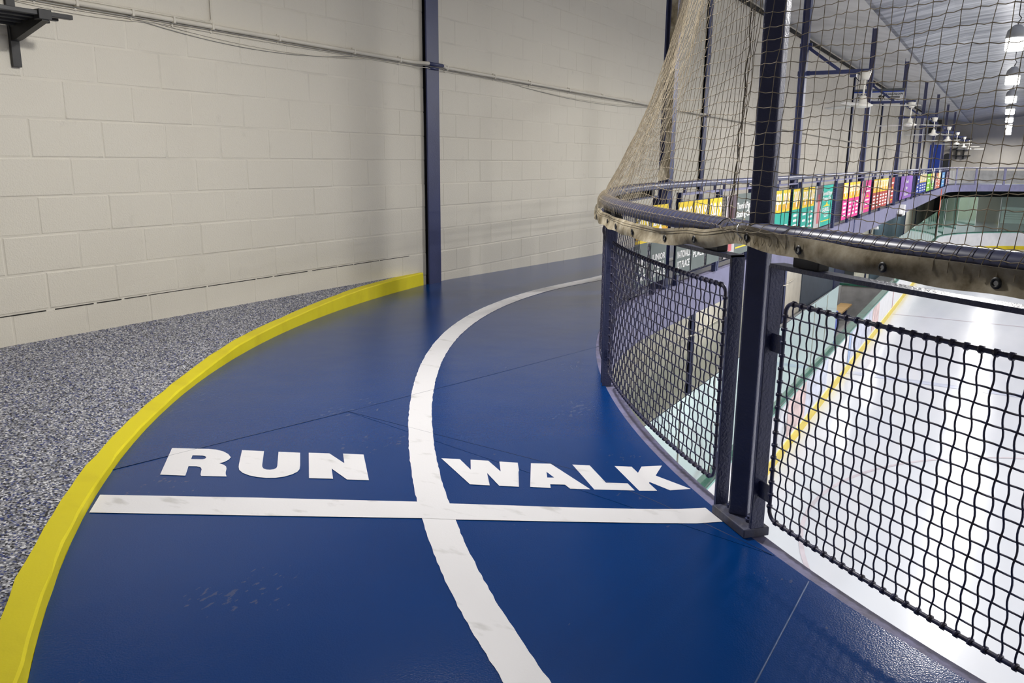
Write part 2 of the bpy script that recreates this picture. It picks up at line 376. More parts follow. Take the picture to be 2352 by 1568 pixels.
# ------------------------------------------------------------------ plan curves of the banked bend (metres)
CX, CY = 3.4, 6.8
K_IN = [-1.580885, 0.320608, 0.3881144, -0.06718951, 5.987359]
K_OUT = [-1.850101, 0.5798934, 0.4203334, -0.07378371, 5.928674]
K_RAIL = [0.3893971, -0.4923174, -0.07602352, 0.135554, 5.965054]
K_LL = [-8.888499, -0.1712492, 3.463917, -0.3948799, -0.2383651, 6.969891]
K_LR = [-5.604021, -0.60235, 2.659688, -0.3468892, -0.1501507, 6.855985]
K_CI = [-1.607206, 1.944156, -1.101918, -0.9957116, 0.2119683, 8.01211]
def pv(k, t):
    r = 0.0; t -= 3.6
    for c in k: r = r*t + c
    return r
def rr(k, th, hi):
    """radius at angle th; past the measured angle hi it keeps its distance from the rail"""
    if k is K_RAIL: return pv(k, math.radians(min(th, 262)))
    if th <= hi: return pv(k, math.radians(th))
    return pv(k, math.radians(hi)) - pv(K_RAIL, math.radians(hi)) + rr(K_RAIL, th, 0)
HI = {'in': (K_IN, 236), 'out': (K_OUT, 236), 'rail': (K_RAIL, 262), 'll': (K_LL, 232), 'lr': (K_LR, 232), 'ci': (K_CI, 230)}
def bend(kind, th, off=0.0, z=0.0):
    k, hi = HI[kind]; r = rr(k, th, hi) + off; a = math.radians(th)
    return Vector((CX + r*math.cos(a), CY + r*math.sin(a), z))
KX = 0.0125
def FX(x0, y): return x0 - KX*max(0.0, y - 6.0)
WALLX = -4.459
YB, XC = 48.0, 2.87                       # far bend of the deck
X0 = {'rail': -2.52, 'in': -2.60, 'out': -2.53}
def deck_path(kind, z=0.0, th0=275.0, step=2.0, ystep=3.0, off=0.0):
    P = []; th = th0
    while th > 184.5: P.append(bend(kind, th, off, z)); th -= step
    x0 = X0[kind] - off; y = 6.7
    while y < YB: P.append(Vector((FX(x0, y), y, z))); y += ystep
    R = XC - FX(x0, YB)
    for i in range(0, 19):
        a = PI - (PI/2)*i/18; P.append(Vector((XC + R*math.cos(a), YB + R*math.sin(a), z)))
    for x in (8, 16, 25.5): P.append(Vector((x, YB + R, z)))
    return P
def track_z(x, y):
    w = min(1.0, max(0.0, (-2.55 - x)/1.9))
    return -0.0235*min(3.8, max(0.0, y - 6.0))*w
ICE_Z = -3.8; CAP_Z = -2.75; CEIL_Z = 3.98; DECK_T = 0.36

# ------------------------------------------------------------------ floor: blue running track
st = []
th = 275.0
while th > 187.6:
    st.append((bend('ci', th), bend('in', th))); th -= 1.25
for y in [6.1, 6.5] + [7 + .75*i for i in range(4)] + [10.5 + 2*i for i in range(18)] + [46.0]:
    st.append((Vector((FX(WALLX-.003, y), y, 0)), Vector((FX(-2.60, y), y, 0))))
tm = MB(); rows = []
for a, b in st:
    r_ = []
    for j in range(17):
        p = a.lerp(b, j/16); r_.append((p.x, p.y, track_z(p.x, p.y)))
    rows.append(r_)
tm.sheet(rows)
def far_path_in():
    P = [p for p in deck_path('in') if p.y > 46.0 or p.x > 8]
    return [p for p in P if p.y > 40]
base_me = tm.mesh('track_base', fix=True)
bm0 = bmesh.new(); bm0.from_mesh(base_me)
if sum(f.normal.z for f in bm0.faces) < 0: bmesh.ops.reverse_faces(bm0, faces=bm0.faces)
def half(bm, p, n, keep_pos):
    b = bm.copy(); g = list(b.verts)+list(b.edges)+list(b.faces)
    bmesh.ops.bisect_plane(b, geom=g, plane_co=p, plane_no=n, clear_outer=not keep_pos, clear_inner=keep_pos)
    return b
S1a, S1b = Vector((-2.648, 1.5713, 0)), Vector((-2.0463, 4.347, 0))
d1 = (S1b-S1a).normalized(); n1 = Vector((d1.y, -d1.x, 0))        # towards the camera side
S2a, S2b = Vector((-2.4155, 2.5506, 0)), Vector((-.4866, 2.204, 0))
d2 = (S2b-S2a).normalized(); n2 = Vector((-d2.y, d2.x, 0))        # towards the far side
S3a, S3b = Vector((-.3513, 1.59, 0)), Vector((-.3473, 2.103, 0)); n3 = Vector((1, -.0078, 0)).normalized()
floor = empty('floor'); tag(floor, 'glossy blue rubber running track curving past the cream block wall', kind='structure')
far_b = half(bm0, S1a, n1, False); near_b = half(bm0, S1a, n1, True)
b_b = half(near_b, S2a, n2, True); cd_b = half(near_b, S2a, n2, False)
c_b = half(cd_b, S3a, n3, False); d_b = half(cd_b, S3a, n3, True)
for b, dz in ((far_b, 0.0), (b_b, .0008), (c_b, 0.0), (d_b, .0008)):
    me = bpy.data.meshes.new('rubber_sheet'); b.to_mesh(me); 
    o = linkmesh('rubber_sheet', me, M['track'], floor, (0, 0, dz))
fp = [(FX(WALLX, 46), 46), (FX(WALLX, 62), 62), (26, 62)] + [(p.x, p.y) for p in reversed(far_path_in())] + [(FX(-2.6, 46), 46)]
fill(fp, 0.0).build('rubber_sheet', M['track'], floor)
M['seam'] = simple('seam_caulk', (.002,.016,.07), .5); M['seam2'] = simple('seam_highlight', (.03,.075,.21), .4)  # dark caulk; the paler tone paints the highlight on the raised seam
def seam(pts, mat, r=.0015):
    MB().tube([(x, y, .0006) for x, y in pts], r, 6).build('seam', mat, floor, smooth=True)
seam([(-2.662, 1.51), (-2.55, 1.99), (-2.4155, 2.5506), (-2.22, 3.46), (-2.04, 4.36)], M['seam'])
seam([(-2.4155, 2.5506), (-1.8, 2.51), (-1.2095, 2.4748), (-.9, 2.375), (-.6658, 2.2838), (-.47, 2.2)], M['seam'], .0012)
seam([(-.355, 1.2), (-.3513, 1.5907), (-.3473, 2.1)], M['seam2'], .0024)
# ------------------------------------------------------------------ raised speckled floor and yellow kerb
def kerb_z(th):
    T = [(180,.113),(188,.111),(195,.105),(202,.073),(208,.06),(212,.034),(216,.026),(224,.034),(230,.05),(245,.07),(280,.07)]
    for (a, za), (b, zb) in zip(T, T[1:]):
        if a <= th <= b: return za + (zb-za)*(th-a)/(b-a)
    return .07
KW = .072
ths = [275 - .75*i for i in range(int((275-187.4)/.75)+1)]
def wob(th, k): return .0035*math.sin(th*1.7+k)*math.sin(th*.53+2*k) + .002*math.sin(th*5.1+k*3)
ro = [bend('ci', t, KW + wob(t, 2), kerb_z(t)) for t in ths]
kb = MB()
kb.strip([bend('ci', t, wob(t, 5)*.4, -.01) for t in ths], [bend('ci', t, .002+wob(t, 5)*.5, max(.014, kerb_z(t)-.006)) for t in ths])
kb.strip([bend('ci', t, .002+wob(t, 5)*.5, max(.014, kerb_z(t)-.006)) for t in ths], [bend('ci', t, .007+wob(t, 5), kerb_z(t)+.001) for t in ths])
kb.strip([bend('ci', t, .007+wob(t, 5), kerb_z(t)+.001) for t in ths], [bend('ci', t, KW+.004 + wob(t, 2), kerb_z(t)+.002) for t in ths])
kb.strip([bend('ci', t, KW+.004 + wob(t, 2), kerb_z(t)+.002) for t in ths], [bend('ci', t, KW+.006 + wob(t, 2), -.01) for t in ths])
e = [bend('ci', ths[-1], q, z) for q, z in ((0,-.01),(.002,kerb_z(187.4)-.012),(.013,kerb_z(187.4)),(KW,kerb_z(187.4)),(KW,-.01))]
kb.poly(e)
tag(kb.build('trim_1', M['yellow_paint'], smooth=False, fix=True, weld=True), 'yellow painted kerb between blue track and speckled grey rubber floor', kind='structure')
# speckled rubber: rows from kerb to wall
rows = []
for t, p in zip(ths, ro):
    q = Vector((WALLX, min(5.62, max(-4.4, p.y + (p.x+4.459)*.05)), .113))
    if t > 232:                                   # behind the photographer the floor runs back to the end wall
        f = (t-232)/43.0; q = Vector((WALLX + f*9.0, -4.45, .113))
    elif t > 215:
        f = (t-215)/17.0; q = Vector((WALLX, 2.2*(1-f) - 4.45*f, .113))
    rows.append([p.lerp(q, j/10) for j in range(11)])
fl2 = MB().sheet(rows).build('floor', M['speckle'], fix=True)
tag(fl2, 'grey and blue speckled rubber floor between yellow kerb and block wall', kind='structure')
if sum(p.normal.z for p in fl2.data.polygons) < 0: fl2.data.flip_normals()
# ------------------------------------------------------------------ steel edge of the deck, slab underside
ti, to_ = deck_path('in', -.003, step=1.0), deck_path('out', -.003, step=1.0)
eg = MB(); n_ = min(len(ti), len(to_))
eg.strip([p + Vector((0,0,-.02)) for p in ti[:n_]], ti[:n_]); eg.strip(ti[:n_], to_[:n_])
tag(eg.build('trim_2', M['lav_dirty'], fix=True), 'scuffed lavender grey steel ledge along the track edge', kind='structure')
fs_ = MB().strip([p + Vector((0, 0, -.001)) for p in to_[:n_]], [Vector((p.x, p.y, -DECK_T)) for p in to_[:n_]])
tag(fs_.build('trim_5', M['lav'], fix=True), 'lavender grey fascia below the track edge facing the ice', kind='structure')
un = MB(); 
und = [Vector((p.x, p.y, -DECK_T)) for p in deck_path('out', step=4)]
fill([(p.x, p.y) for p in und] + [(25.5, 62), (FX(WALLX, 62), 62), (FX(WALLX, 6), 6), (WALLX, -4.5), (6, -4.5)], -DECK_T).build('ceiling', M['lav'])
tag(bpy.data.objects['ceiling'], 'flat painted underside of the running track deck above the boards', kind='structure')
# ------------------------------------------------------------------ room shell
wl = MB()
for (ya, yb) in ((-4.5, 6.0), (6.0, 62.2)):
    wl.quad((FX(WALLX-.0022, ya), ya, -3.9), (FX(WALLX-.0022, yb), yb, -3.9), (FX(WALLX-.0022, yb), yb, 4.3), (FX(WALLX-.0022, ya), ya, 4.3))
wall_left = wl.build('wall_left', M['mortar']); tag(wall_left, 'cream painted concrete block wall beside the track', kind='structure')
for nm, a, b, lab in (('wall_near', (-4.6, -4.5), (26, -4.5), 'cream end wall behind the bend of the track'), ('wall_right', (26, -4.5), (26, 62.2), 'cream side wall across the ice'), ('wall_far', (26, 62.0), (-5.3, 62.0), 'cream wall at the far end of the rink')):
    w_ = MB().quad((*a, -3.9), (*b, -3.9), (*b, 5.2), (*a, 5.2)).build(nm, M['beige']); tag(w_, lab, kind='structure')
cl = MB()
prof = [(WALLX-.2, 4.02), (-3.4, 3.92), (-2.38, 3.70), (-2.30, 3.70), (-1.2, 3.92), (1.0, 4.12), (6, 4.35), (13, 4.6), (20, 4.35), (26.2, 4.0)]
ys = [-4.6, 2, 6] + [6 + 4*i for i in range(1, 15)] + [62.2]
def ceil_rows(pr): return [[(FX(x, y), y, z + (.02*math.sin(y*2.1+x) if -2 < x < 20 else 0)) for x, z in pr] for y in ys]
cl.sheet(ceil_rows(prof[2:])); tag(cl.build('ceiling', M['foil']), 'silver foil ceiling above the ice with wrinkled streaks', kind='structure')
tag(MB().sheet(ceil_rows(prof[:3])).build('ceiling', M['lit_foil']), 'pale ceiling strip above the track between wall and seam', kind='structure')
MB().bar((FX(-4.42, -4.4), -4.4, 3.90), (FX(-4.42, 6), 6, 3.90), .05, .065).bar((FX(-4.42, 6), 6, 3.90), (FX(-4.42, 62), 62, 3.90), .05, .065).build('trim_3', M['crack'])  # dark bar paints the shadow gap between wall and ceiling
tag(bpy.data.objects['trim_3'], 'dark bar standing in for the shadow gap between cream wall and foil ceiling', kind='structure')
lf = MB().quad((-5.4, -4.5, -3.86), (26, -4.5, -3.86), (26, 62.1, -3.86), (-5.4, 62.1, -3.86)).build('floor', M['concrete'])
tag(lf, 'grey concrete lower floor around the rink boards', kind='structure')
# ------------------------------------------------------------------ concrete blocks
BH, BL = .2032, .4064
Z0B, Y0B = 1.092, 2.39824
def block_mesh(L, H):
    g = .0022; c = .0065; d = .0014; m = MB()
    y0, y1, z0, z1 = -L/2+g, L/2-g, -H/2+g, H/2-g
    F = [(0, y0+c, z0+c), (0, y1-c, z0+c), (0, y1-c, z1-c), (0, y0+c, z1-c)]
    Bk = [(-d-.002, y0, z0), (-d-.002, y1, z0), (-d-.002, y1, z1), (-d-.002, y0, z1)]
    m.v = F + Bk; m.f = [(0, 1, 2, 3)] + [(4+i, 4+(i+1) % 4, (i+1) % 4, i) for i in range(4)]
    return m
cand = []
for mrow in range(-6, 15):
    zc = Z0B + (mrow+.5)*BH
    off = 0.0 if mrow % 2 == 0 else .5
    for n in range(-4, 60):
        yc = Y0B + (n + off + .5)*BL
        if zc > 3.9 or yc > 26.5: continue
        if zc + BH/2 < (.08 if yc < 5.7 else -.12): continue
        pr = [project((FX(WALLX, yc+dy), yc+dy, zc+dz)) for dy in (-.2, .2) for dz in (-.1, .1)]
        if any(p is None for p in pr): continue
        xs = [p[0] for p in pr]; yy = [p[1] for p in pr]
        vis = max(xs) > -40 and min(xs) < 2392 and max(yy) > -40 and min(yy) < 1600
        hidden = min(xs) > 1500
        area = (max(xs)-min(xs))*(max(yy)-min(yy))
        cand.append((vis and not hidden, area, yc, zc, vis))
cand.sort(key=lambda c: (not c[0], -c[1]))
bme = block_mesh(BL, BH).mesh('block'); bme.materials.append(M['block'])
rest = MB()
for i, (v, a, yc, zc, vis) in enumerate(cand):
    if not vis: continue
    x = FX(WALLX, yc) + .0012*math.sin(i*12.9898)
    rz = KX if yc > 6 else 0.0
    if i < 300 and v:
        o = linkmesh('block', bme, None, wall_left, (x, yc, zc), (0, 0, rz))
    else:
        b = block_mesh(BL, BH); n = len(rest.v)
        rest.v += [(x+p[0]-KX*p[1]*(yc > 6), yc+p[1], zc+p[2]) for p in b.v]; rest.f += [tuple(n+k for k in f) for f in b.f]
tag(rest.build('distant_blocks', M['block'], wall_left), kind='stuff')
# open joint (black crack) low on the wall, broken into pieces
ck = MB(); y = 1.6
while y < 5.45:
    L = random.uniform(.12, .6); zc = Z0B - 4*BH - .006
    ck.box((WALLX-.002, y, zc-.0022+random.uniform(-.001,.001)), (WALLX+.0012, y+L, zc+.0022), None); y += L + random.choice([.012, .02, .05])
ck.build('open_joint', M['crack'], wall_left)
# ------------------------------------------------------------------ floor markings
def zt2(p): return track_z(p[0], p[1])
lane = MB(); A = []; B = []
th = 262.0
while th > 177.9:
    j = .0018
    a, b = bend('ll', th, random.uniform(-j, j)), bend('lr', th, random.uniform(-j, j))
    A.append((a.x, a.y, track_z(a.x, a.y)+.0016)); B.append((b.x, b.y, track_z(b.x, b.y)+.0016)); th -= .22
for y in [7.6, 8.5, 10, 14, 20, 30, 40, 48, 54]:
    for L_, x0 in ((A, -3.41), (B, -3.28)):
        x = FX(x0, y); L_.append((x, y, track_z(x, y)+.0016))
lane.strip(A, B)
o = lane.build('lane_line', M['white_paint'], fix=True); tag(o, 'white painted lane line curving along the blue track', 'lane line')
if sum(p.normal.z for p in o.data.polygons) < 0: o.data.flip_normals()
o = fill(CROSS, .0022).build('start_line', M['white_paint']); tag(o, 'straight white line painted across both lanes below the lettering', 'floor line')
for word, lab in (('RUN', 'white block lettering RUN painted on the outer lane'), ('WALK', 'white block lettering WALK painted on the inner lane')):
    pts = [p for ch in word for p in LETTERS[ch][0]]
    t = empty('floor_lettering'); tag(t, lab, 'lettering', 'lane words')
    for ch in word:
        out, hole = LETTERS[ch]
        fill(out, .0018, [hole] if hole else None).build('letter', M['white_paint'], t)
# ------------------------------------------------------------------ wall columns
WCOL = [5.858, 13.4, 20.45, 28.1, 35.2, 42.2, 49.0, 55.5]
def wall_column(y, i):
    x = FX(WALLX, y); t = empty('wall_column', (x, y, ICE_Z-.05), KX if y > 6 else 0)
    Hh = 3.9 - ICE_Z
    MB().box((.033, -.087, 0), (.048, .087, Hh)).build('flange', M['navy'], t, bevel=.002)
    MB().box((-.03, -.006, 0), (.033, .006, Hh)).build('web', M['navy'], t)
    MB().box((-.004, -.08, 0), (.002, .08, Hh)).build('gap_shade', M['black'], t)  # black strip paints the shade in the gap behind the flange
    return t
wlab = ['navy steel column on the cream wall at the end of the yellow kerb', 'second navy wall column, seen behind the net at left of main post'] + ['%s navy column along the cream wall counting from the yellow kerb' % ordn(i) for i in range(2, 8)]
for i, y in enumerate(WCOL): tag(wall_column(y, i), wlab[i], 'column', 'steel columns against the block wall')
# ------------------------------------------------------------------ conduits and cables
def wx(y, d): return FX(WALLX, y) + d
cd = empty('wall_conduit', (WALLX, 2, 1.9)); tag(cd, 'cream painted conduit bundle running along the block wall', 'conduit')
def rel(P): return [(p[0]-WALLX, p[1]-2, p[2]-1.9) for p in P]
def czz(y): return 1.912 - .0045*(y-2) - .0008*max(0, y-9)**1.2
ysA = [-2 + .4*i for i in range(60)] + [23 + 2*i for i in range(18)]
def jog(y):
    d = 0.0
    for yc in WCOL: d = max(d, .062*max(0, 1-max(0, abs(y-yc)-.11)/.12))
    return d
ysF = sorted(set([round(y, 2) for y in ysA] + [round(yc+q, 3) for yc in WCOL for q in (-.24,-.2,-.15,-.11,0,.11,.15,.2,.24)]))
MB().tube(rel([(wx(y, .017+jog(y)), y, czz(y)) for y in ysF]), .0145, 10).build('pipe', M['conduit'], cd, smooth=True)
for yc in WCOL[:6]:
    MB().tube(rel([(wx(y, .017+jog(y)), y, czz(y)) for y in (yc-.1, yc, yc+.1)]), .0155, 10).build('pipe_sleeve', M['navy'], cd, smooth=True)
    MB().tube(rel([(wx(y, .056), y, czz(y)-.03) for y in (yc-.06, yc+.06)]), .012, 8).build('pipe_sleeve', M['navy'], cd, smooth=True)
MB().tube(rel([(wx(y, .008+jog(y)*.9), y, czz(y)+.021) for y in ysF if y < 3.75]), .0065, 6).build('flexible_conduit', M['conduit'], cd, smooth=True)
MB().tube(rel([(wx(3.62, .01), 3.55, czz(3.6)+.022), (wx(3.62, .01), 3.59, czz(3.6)+.026), (wx(3.62,.01), 3.605, czz(3.6)+.045), (wx(3.62,.01), 3.605, 3.9)]), .005, 6).build('riser_conduit', M['conduit'], cd, smooth=True)
ca = empty('cable_run', (WALLX, 2, 1.88)); tag(ca, 'thin grey cables sagging under the cream conduit on the wall', 'cables')
def relc(P): return [(p[0]-WALLX, p[1]-2, p[2]-1.88) for p in P]
MB().tube(relc([(wx(y, .008+jog(y)*.9), y, czz(y)-.021 - .003*math.sin(y*3)) for y in ysF if y < 30]), .0035, 6).build('cable', M['cable'], ca, smooth=True)
MB().tube(relc([(wx(y, .006+jog(y)*.9), y, czz(y)-.029 - .006*abs(math.sin(y*1.9))) for y in ysF if y < 30]), .003, 6).build('cable', M['conduit'], ca, smooth=True)
def sag(y, a, b, s): 
    t = (y-a)/(b-a); return -4*s*t*(1-t)
for a, b, s in ((2.2, 3.3, .035), (3.0, 5.0, .075), (3.1, 5.2, .06), (7.0, 11.2, .075), (6.9, 11.0, .06)):
    MB().tube(relc([(wx(a+(b-a)*i/24, .005), a+(b-a)*i/24, czz(a+(b-a)*i/24)-.02 + sag(a+(b-a)*i/24, a, b, s)) for i in range(25)]), .0022, 5).build('cable', M['conduit'] if s < .07 else M['cable'], ca, smooth=True)
for y in [2.5, 2.72, 3.05, 3.32, 3.6, 4.15, 4.9, 5.45, 6.1, 6.9, 7.6, 8.5, 9.4, 10.4, 11.6]:
    MB().box((.0, -.008, -.02), (.034, .008, .018)).box((.0, -.006, -.04), (.008, .006, .03)).build('pipe_clamp', M['conduit'], cd, bevel=.003, loc=(wx(y, 0)-WALLX, y-2, czz(y)-1.9))
# ------------------------------------------------------------------ black slatted wall shelf (only its end is in view)
sh = empty('wall_shelf', (WALLX, 2.35, 1.78)); tag(sh, 'black slatted metal shelf on a wall bracket at top left', 'shelf')
xs_ = [.30, .24, .18, .12, .06]
for i, dx in enumerate(xs_):
    zt_ = .0; yend = .137 + .018*i if i == 0 else .09 - .015*i
    yend = [.165, .125, .115, .108, .10][i]; zs_ = -.007*i
    MB().box((dx-.015, -1.3, -.011+zs_), (dx+.015, yend, .011+zs_)).build('slat', M['shelf'], sh, bevel=.003)
MB().box((0, .0, -.235), (.02, .045, .6)).build('wall_channel', M['shelf'], sh, bevel=.002)
gs = MB(); 
P1 = [(.02, .004, -.018), (.318, .004, -.018), (.318, .004, -.035), (.06, .004, -.105), (.02, .004, -.11)]
P2 = [(x, .04, z) for x, y, z in P1]
gs.poly(P1).poly(list(reversed(P2)))
for i in range(5): gs.quad(P1[i], P2[i], P2[(i+1) % 5], P1[(i+1) % 5])
gs.build('bracket_arm', M['black'], sh, fix=True)
MB().box((.275, -.012, -.03), (.325, .052, .018)).build('slat_clip', M['black'], sh, bevel=.003)
# ------------------------------------------------------------------ main post at the near edge
PX, PY = -.615, 2.379
mp = empty('main_post', (PX, PY, .028)); tag(mp, 'tall dark navy square post on a bolted plate in front of the net', 'post')
MB().box((-.03, -.03, 0), (.03, .03, 3.62)).build('shaft', M['post'], mp, bevel=.006)
tx, ty = .735, -.678; nx, ny = .678, .735
pl = MB(); pc = Vector((-.608-PX, 2.353-PY, -.013))
pl.obox(pc, (tx, ty, 0), (nx, ny, 0), (0, 0, 1), .095, .043, .014); pl.build('base_plate', M['plate'], mp, bevel=.003)
for s in (-.062, .045):
    q = pc + Vector((tx*s, ty*s, .012)) + Vector((nx, ny, 0))*(.004)
    MB().lathe([(.013, 0), (.013, .012), (.008, .0125), (.008, .020)], q, 6).build('anchor_bolt', M['post'], mp)
# ------------------------------------------------------------------ guard rail: top pipe
ZR, RR = .90, .030
gr_pts = []
th = 276.0
while th > 184.5: gr_pts.append(bend('rail', th, 0, ZR)); th -= 1.5
for p in deck_path('rail', ZR)[::1]:
    if p.y > 6.6: gr_pts.append(p)
grail = MB().tube(gr_pts, RR, 14).build('guard_rail', M['railpaint'], smooth=True)
tag(grail, 'round dark blue steel top rail following the curved track edge', 'railing')
# ------------------------------------------------------------------ railing sections with crimped wire mesh
def frame_at(th, off=0.0, z=0.0):
    p = bend('rail', th, off, z); q = bend('rail', th-.5, off, z) - bend('rail', th+.5, off, z); q.normalize()
    return p, q                                        # q: tangent towards smaller angle
RAD = 5.96
def deg(m): return math.degrees(m/RAD)
def section(thA, thB, label, full=True, vs=.033, hs=.036):
    """one section between angles thA > thB"""
    mid = bend('rail', (thA+thB)/2, 0, 0)
    t = empty('railing_section', mid); tag(t, label, 'railing', 'wire mesh railing sections of the bend')
    L = lambda P: [Vector(p)-mid for p in P]
    n = max(6, int((thA-thB)/1.2))
    ZT = .818
    # flat bar frame: legs and top
    for thx in (thA, thB):
        p, q = frame_at(thx, 0, 0); nrm = Vector((q.y, -q.x, 0))
        MB().obox(p + Vector((0, 0, ZT/2)) - mid, q, nrm, (0, 0, 1), .006, .023, ZT/2).build('leg', M['post'], t, bevel=.002)
    tp = [bend('rail', thA + (thB-thA)*i/n, 0, ZT) for i in range(n+1)]
    tb = MB(); ti_ = [bend('rail', thA+(thB-thA)*i/n, .023, 0) for i in range(n+1)]; to2 = [bend('rail', thA+(thB-thA)*i/n, -.023, 0) for i in range(n+1)]
    z1, z2 = ZT-.006, ZT+.006
    V = lambda P, z: [Vector((p.x, p.y, z))-mid for p in P]
    tb.strip(V(ti_, z2), V(to2, z2)); tb.strip(V(to2, z1), V(ti_, z1)); tb.strip(V(ti_, z1), V(ti_, z2)); tb.strip(V(to2, z2), V(to2, z1))
    tb.build('frame_top', M['post'], t, fix=True)
    for thx in (thA - deg(.14), thB + deg(.14)):
        p, q = frame_at(thx, 0, (ZT+ZR)/2-.004); nrm = Vector((q.y, -q.x, 0))
        MB().obox(p-mid, q, nrm, (0, 0, 1), .05, .018, (ZR-RR-ZT)/2+.004).build('rubber_spacer', M['rubber'], t, bevel=.003)
    # rod panel
    a, b = thA - deg(.055), thB + deg(.055); zb, zt = .083, .722; rc = .03
    rod = []
    m = max(8, int((a-b)/.8))
    for i in range(m+1): 
        th_ = (a-deg(rc)) + ((b+deg(rc))-(a-deg(rc)))*i/m; rod.append(bend('rail', th_, 0, zt))
    for k in range(1, 6):
        ang = PI/2*k/5; rod.append(bend('rail', b+deg(rc)*(1-math.sin(ang)), 0, zt-rc*(1-math.cos(ang))))
    for i in range(1, 6): rod.append(bend('rail', b, 0, zt-rc-(zt-zb-2*rc)*i/6))
    for k in range(0, 6):
        ang = PI/2*k/5; rod.append(bend('rail', b+deg(rc)*(1-math.cos(ang)), 0, zb+rc*(1-math.sin(ang))))
    for i in range(1, m+1):
        th_ = (b+deg(rc)) + ((a-deg(rc))-(b+deg(rc)))*i/m; rod.append(bend('rail', th_, 0, zb))
    for k in range(1, 6):
        ang = PI/2*k/5; rod.append(bend('rail', a-deg(rc)*(1-math.sin(ang)), 0, zb+rc*(1-math.cos(ang))))
    for i in range(1, 6): rod.append(bend('rail', a, 0, zb+rc+(zt-zb-2*rc)*i/6))
    for k in range(1, 5):
        ang = PI/2*k/5; rod.append(bend('rail', a-deg(rc)*(1-math.cos(ang)), 0, zt-rc*(1-math.sin(ang))))
    panel = MB().tube(L(rod), .0057, 8, closed=True).build('mesh_panel', M['rod'], t, smooth=True)
    # tabs between legs and rods
    for thx, thy in ((thA, a), (thB, b)):
        for z in (.60, .155):
            p, q = frame_at((thx+thy)/2, 0, z); nrm = Vector((q.y, -q.x, 0))
            MB().obox(p-mid, q, nrm, (0, 0, 1), .029, .003, .026).build('tab', M['post'], t, bevel=.001)
    # wires: vertical, then horizontal
    nv = int(math.radians(a-b)*RAD/vs); nh = int((zt-zb)/hs)
    amp = .0026; joined = None if full else MB()
    ferr = MB()
    for i in range(1, nv):
        th_ = a + (b-a)*i/nv; P = []
        q = nh*4
        dth = random.uniform(-.03, .03)
        for j in range(q+1):
            z = zb + (zt-zb)*j/q; w = math.sin(PI*(j/4.0)+PI*i)
            P.append(bend('rail', th_ + deg(amp*.55)*w + dth*math.sin(PI*j/q), -amp*.75*w, z))
        if full: MB().tube(L(P), .0024, 5, caps=False).build('wire', M['rod'], panel, smooth=True)
        else: joined.tube(L(P[::2]), .0025, 4, caps=False)
        for z in (zb, zt):
            c_, d_ = frame_at(th_, 0, z); c_ = c_-mid
            ferr.tube([c_-d_*.004, c_+d_*.004], .0092, 7)
    for j in range(1, nh):
        z = zb + (zt-zb)*j/nh; P = []; q = nv*2 if not full else nv*4
        dz = random.uniform(-.002, .002)
        for i in range(q+1):
            th_ = a + (b-a)*i/q; w = math.sin(PI*(i*nv/q)+PI*j)
            P.append(bend('rail', th_, amp*.75*w, z + amp*.6*w + dz))
        if full: MB().tube(L(P), .0024, 5, caps=False).build('wire', M['rod'], panel, smooth=True)
        else: joined.tube(L(P), .0025, 4, caps=False)
        for thx in (a, b):
            c_ = bend('rail', thx, 0, z)-mid; ferr.tube([c_-Vector((0,0,.004)), c_+Vector((0,0,.004))], .0088, 7)
    if joined: tag(joined.build('wire_mesh', M['rod'], t, smooth=True), kind='stuff')
    ferr.build('wire_hooks', M['rod'], panel, smooth=True)
    panel.children[-1]['kind'] = 'stuff'
    return t
section(249.0, 228.8, 'wire mesh railing section right of the main post over white ice')
section(270.5, 249.6, 'wire mesh railing section beyond the right edge of the view', False)
section(226.9, 212.75, 'wire mesh railing section just left of the main post')
section(212.15, 198.2, 'wire mesh railing section seen edge-on at the inside of the bend', False)
section(197.6, 184.2, 'last wire mesh railing section of the bend before the straight', False)
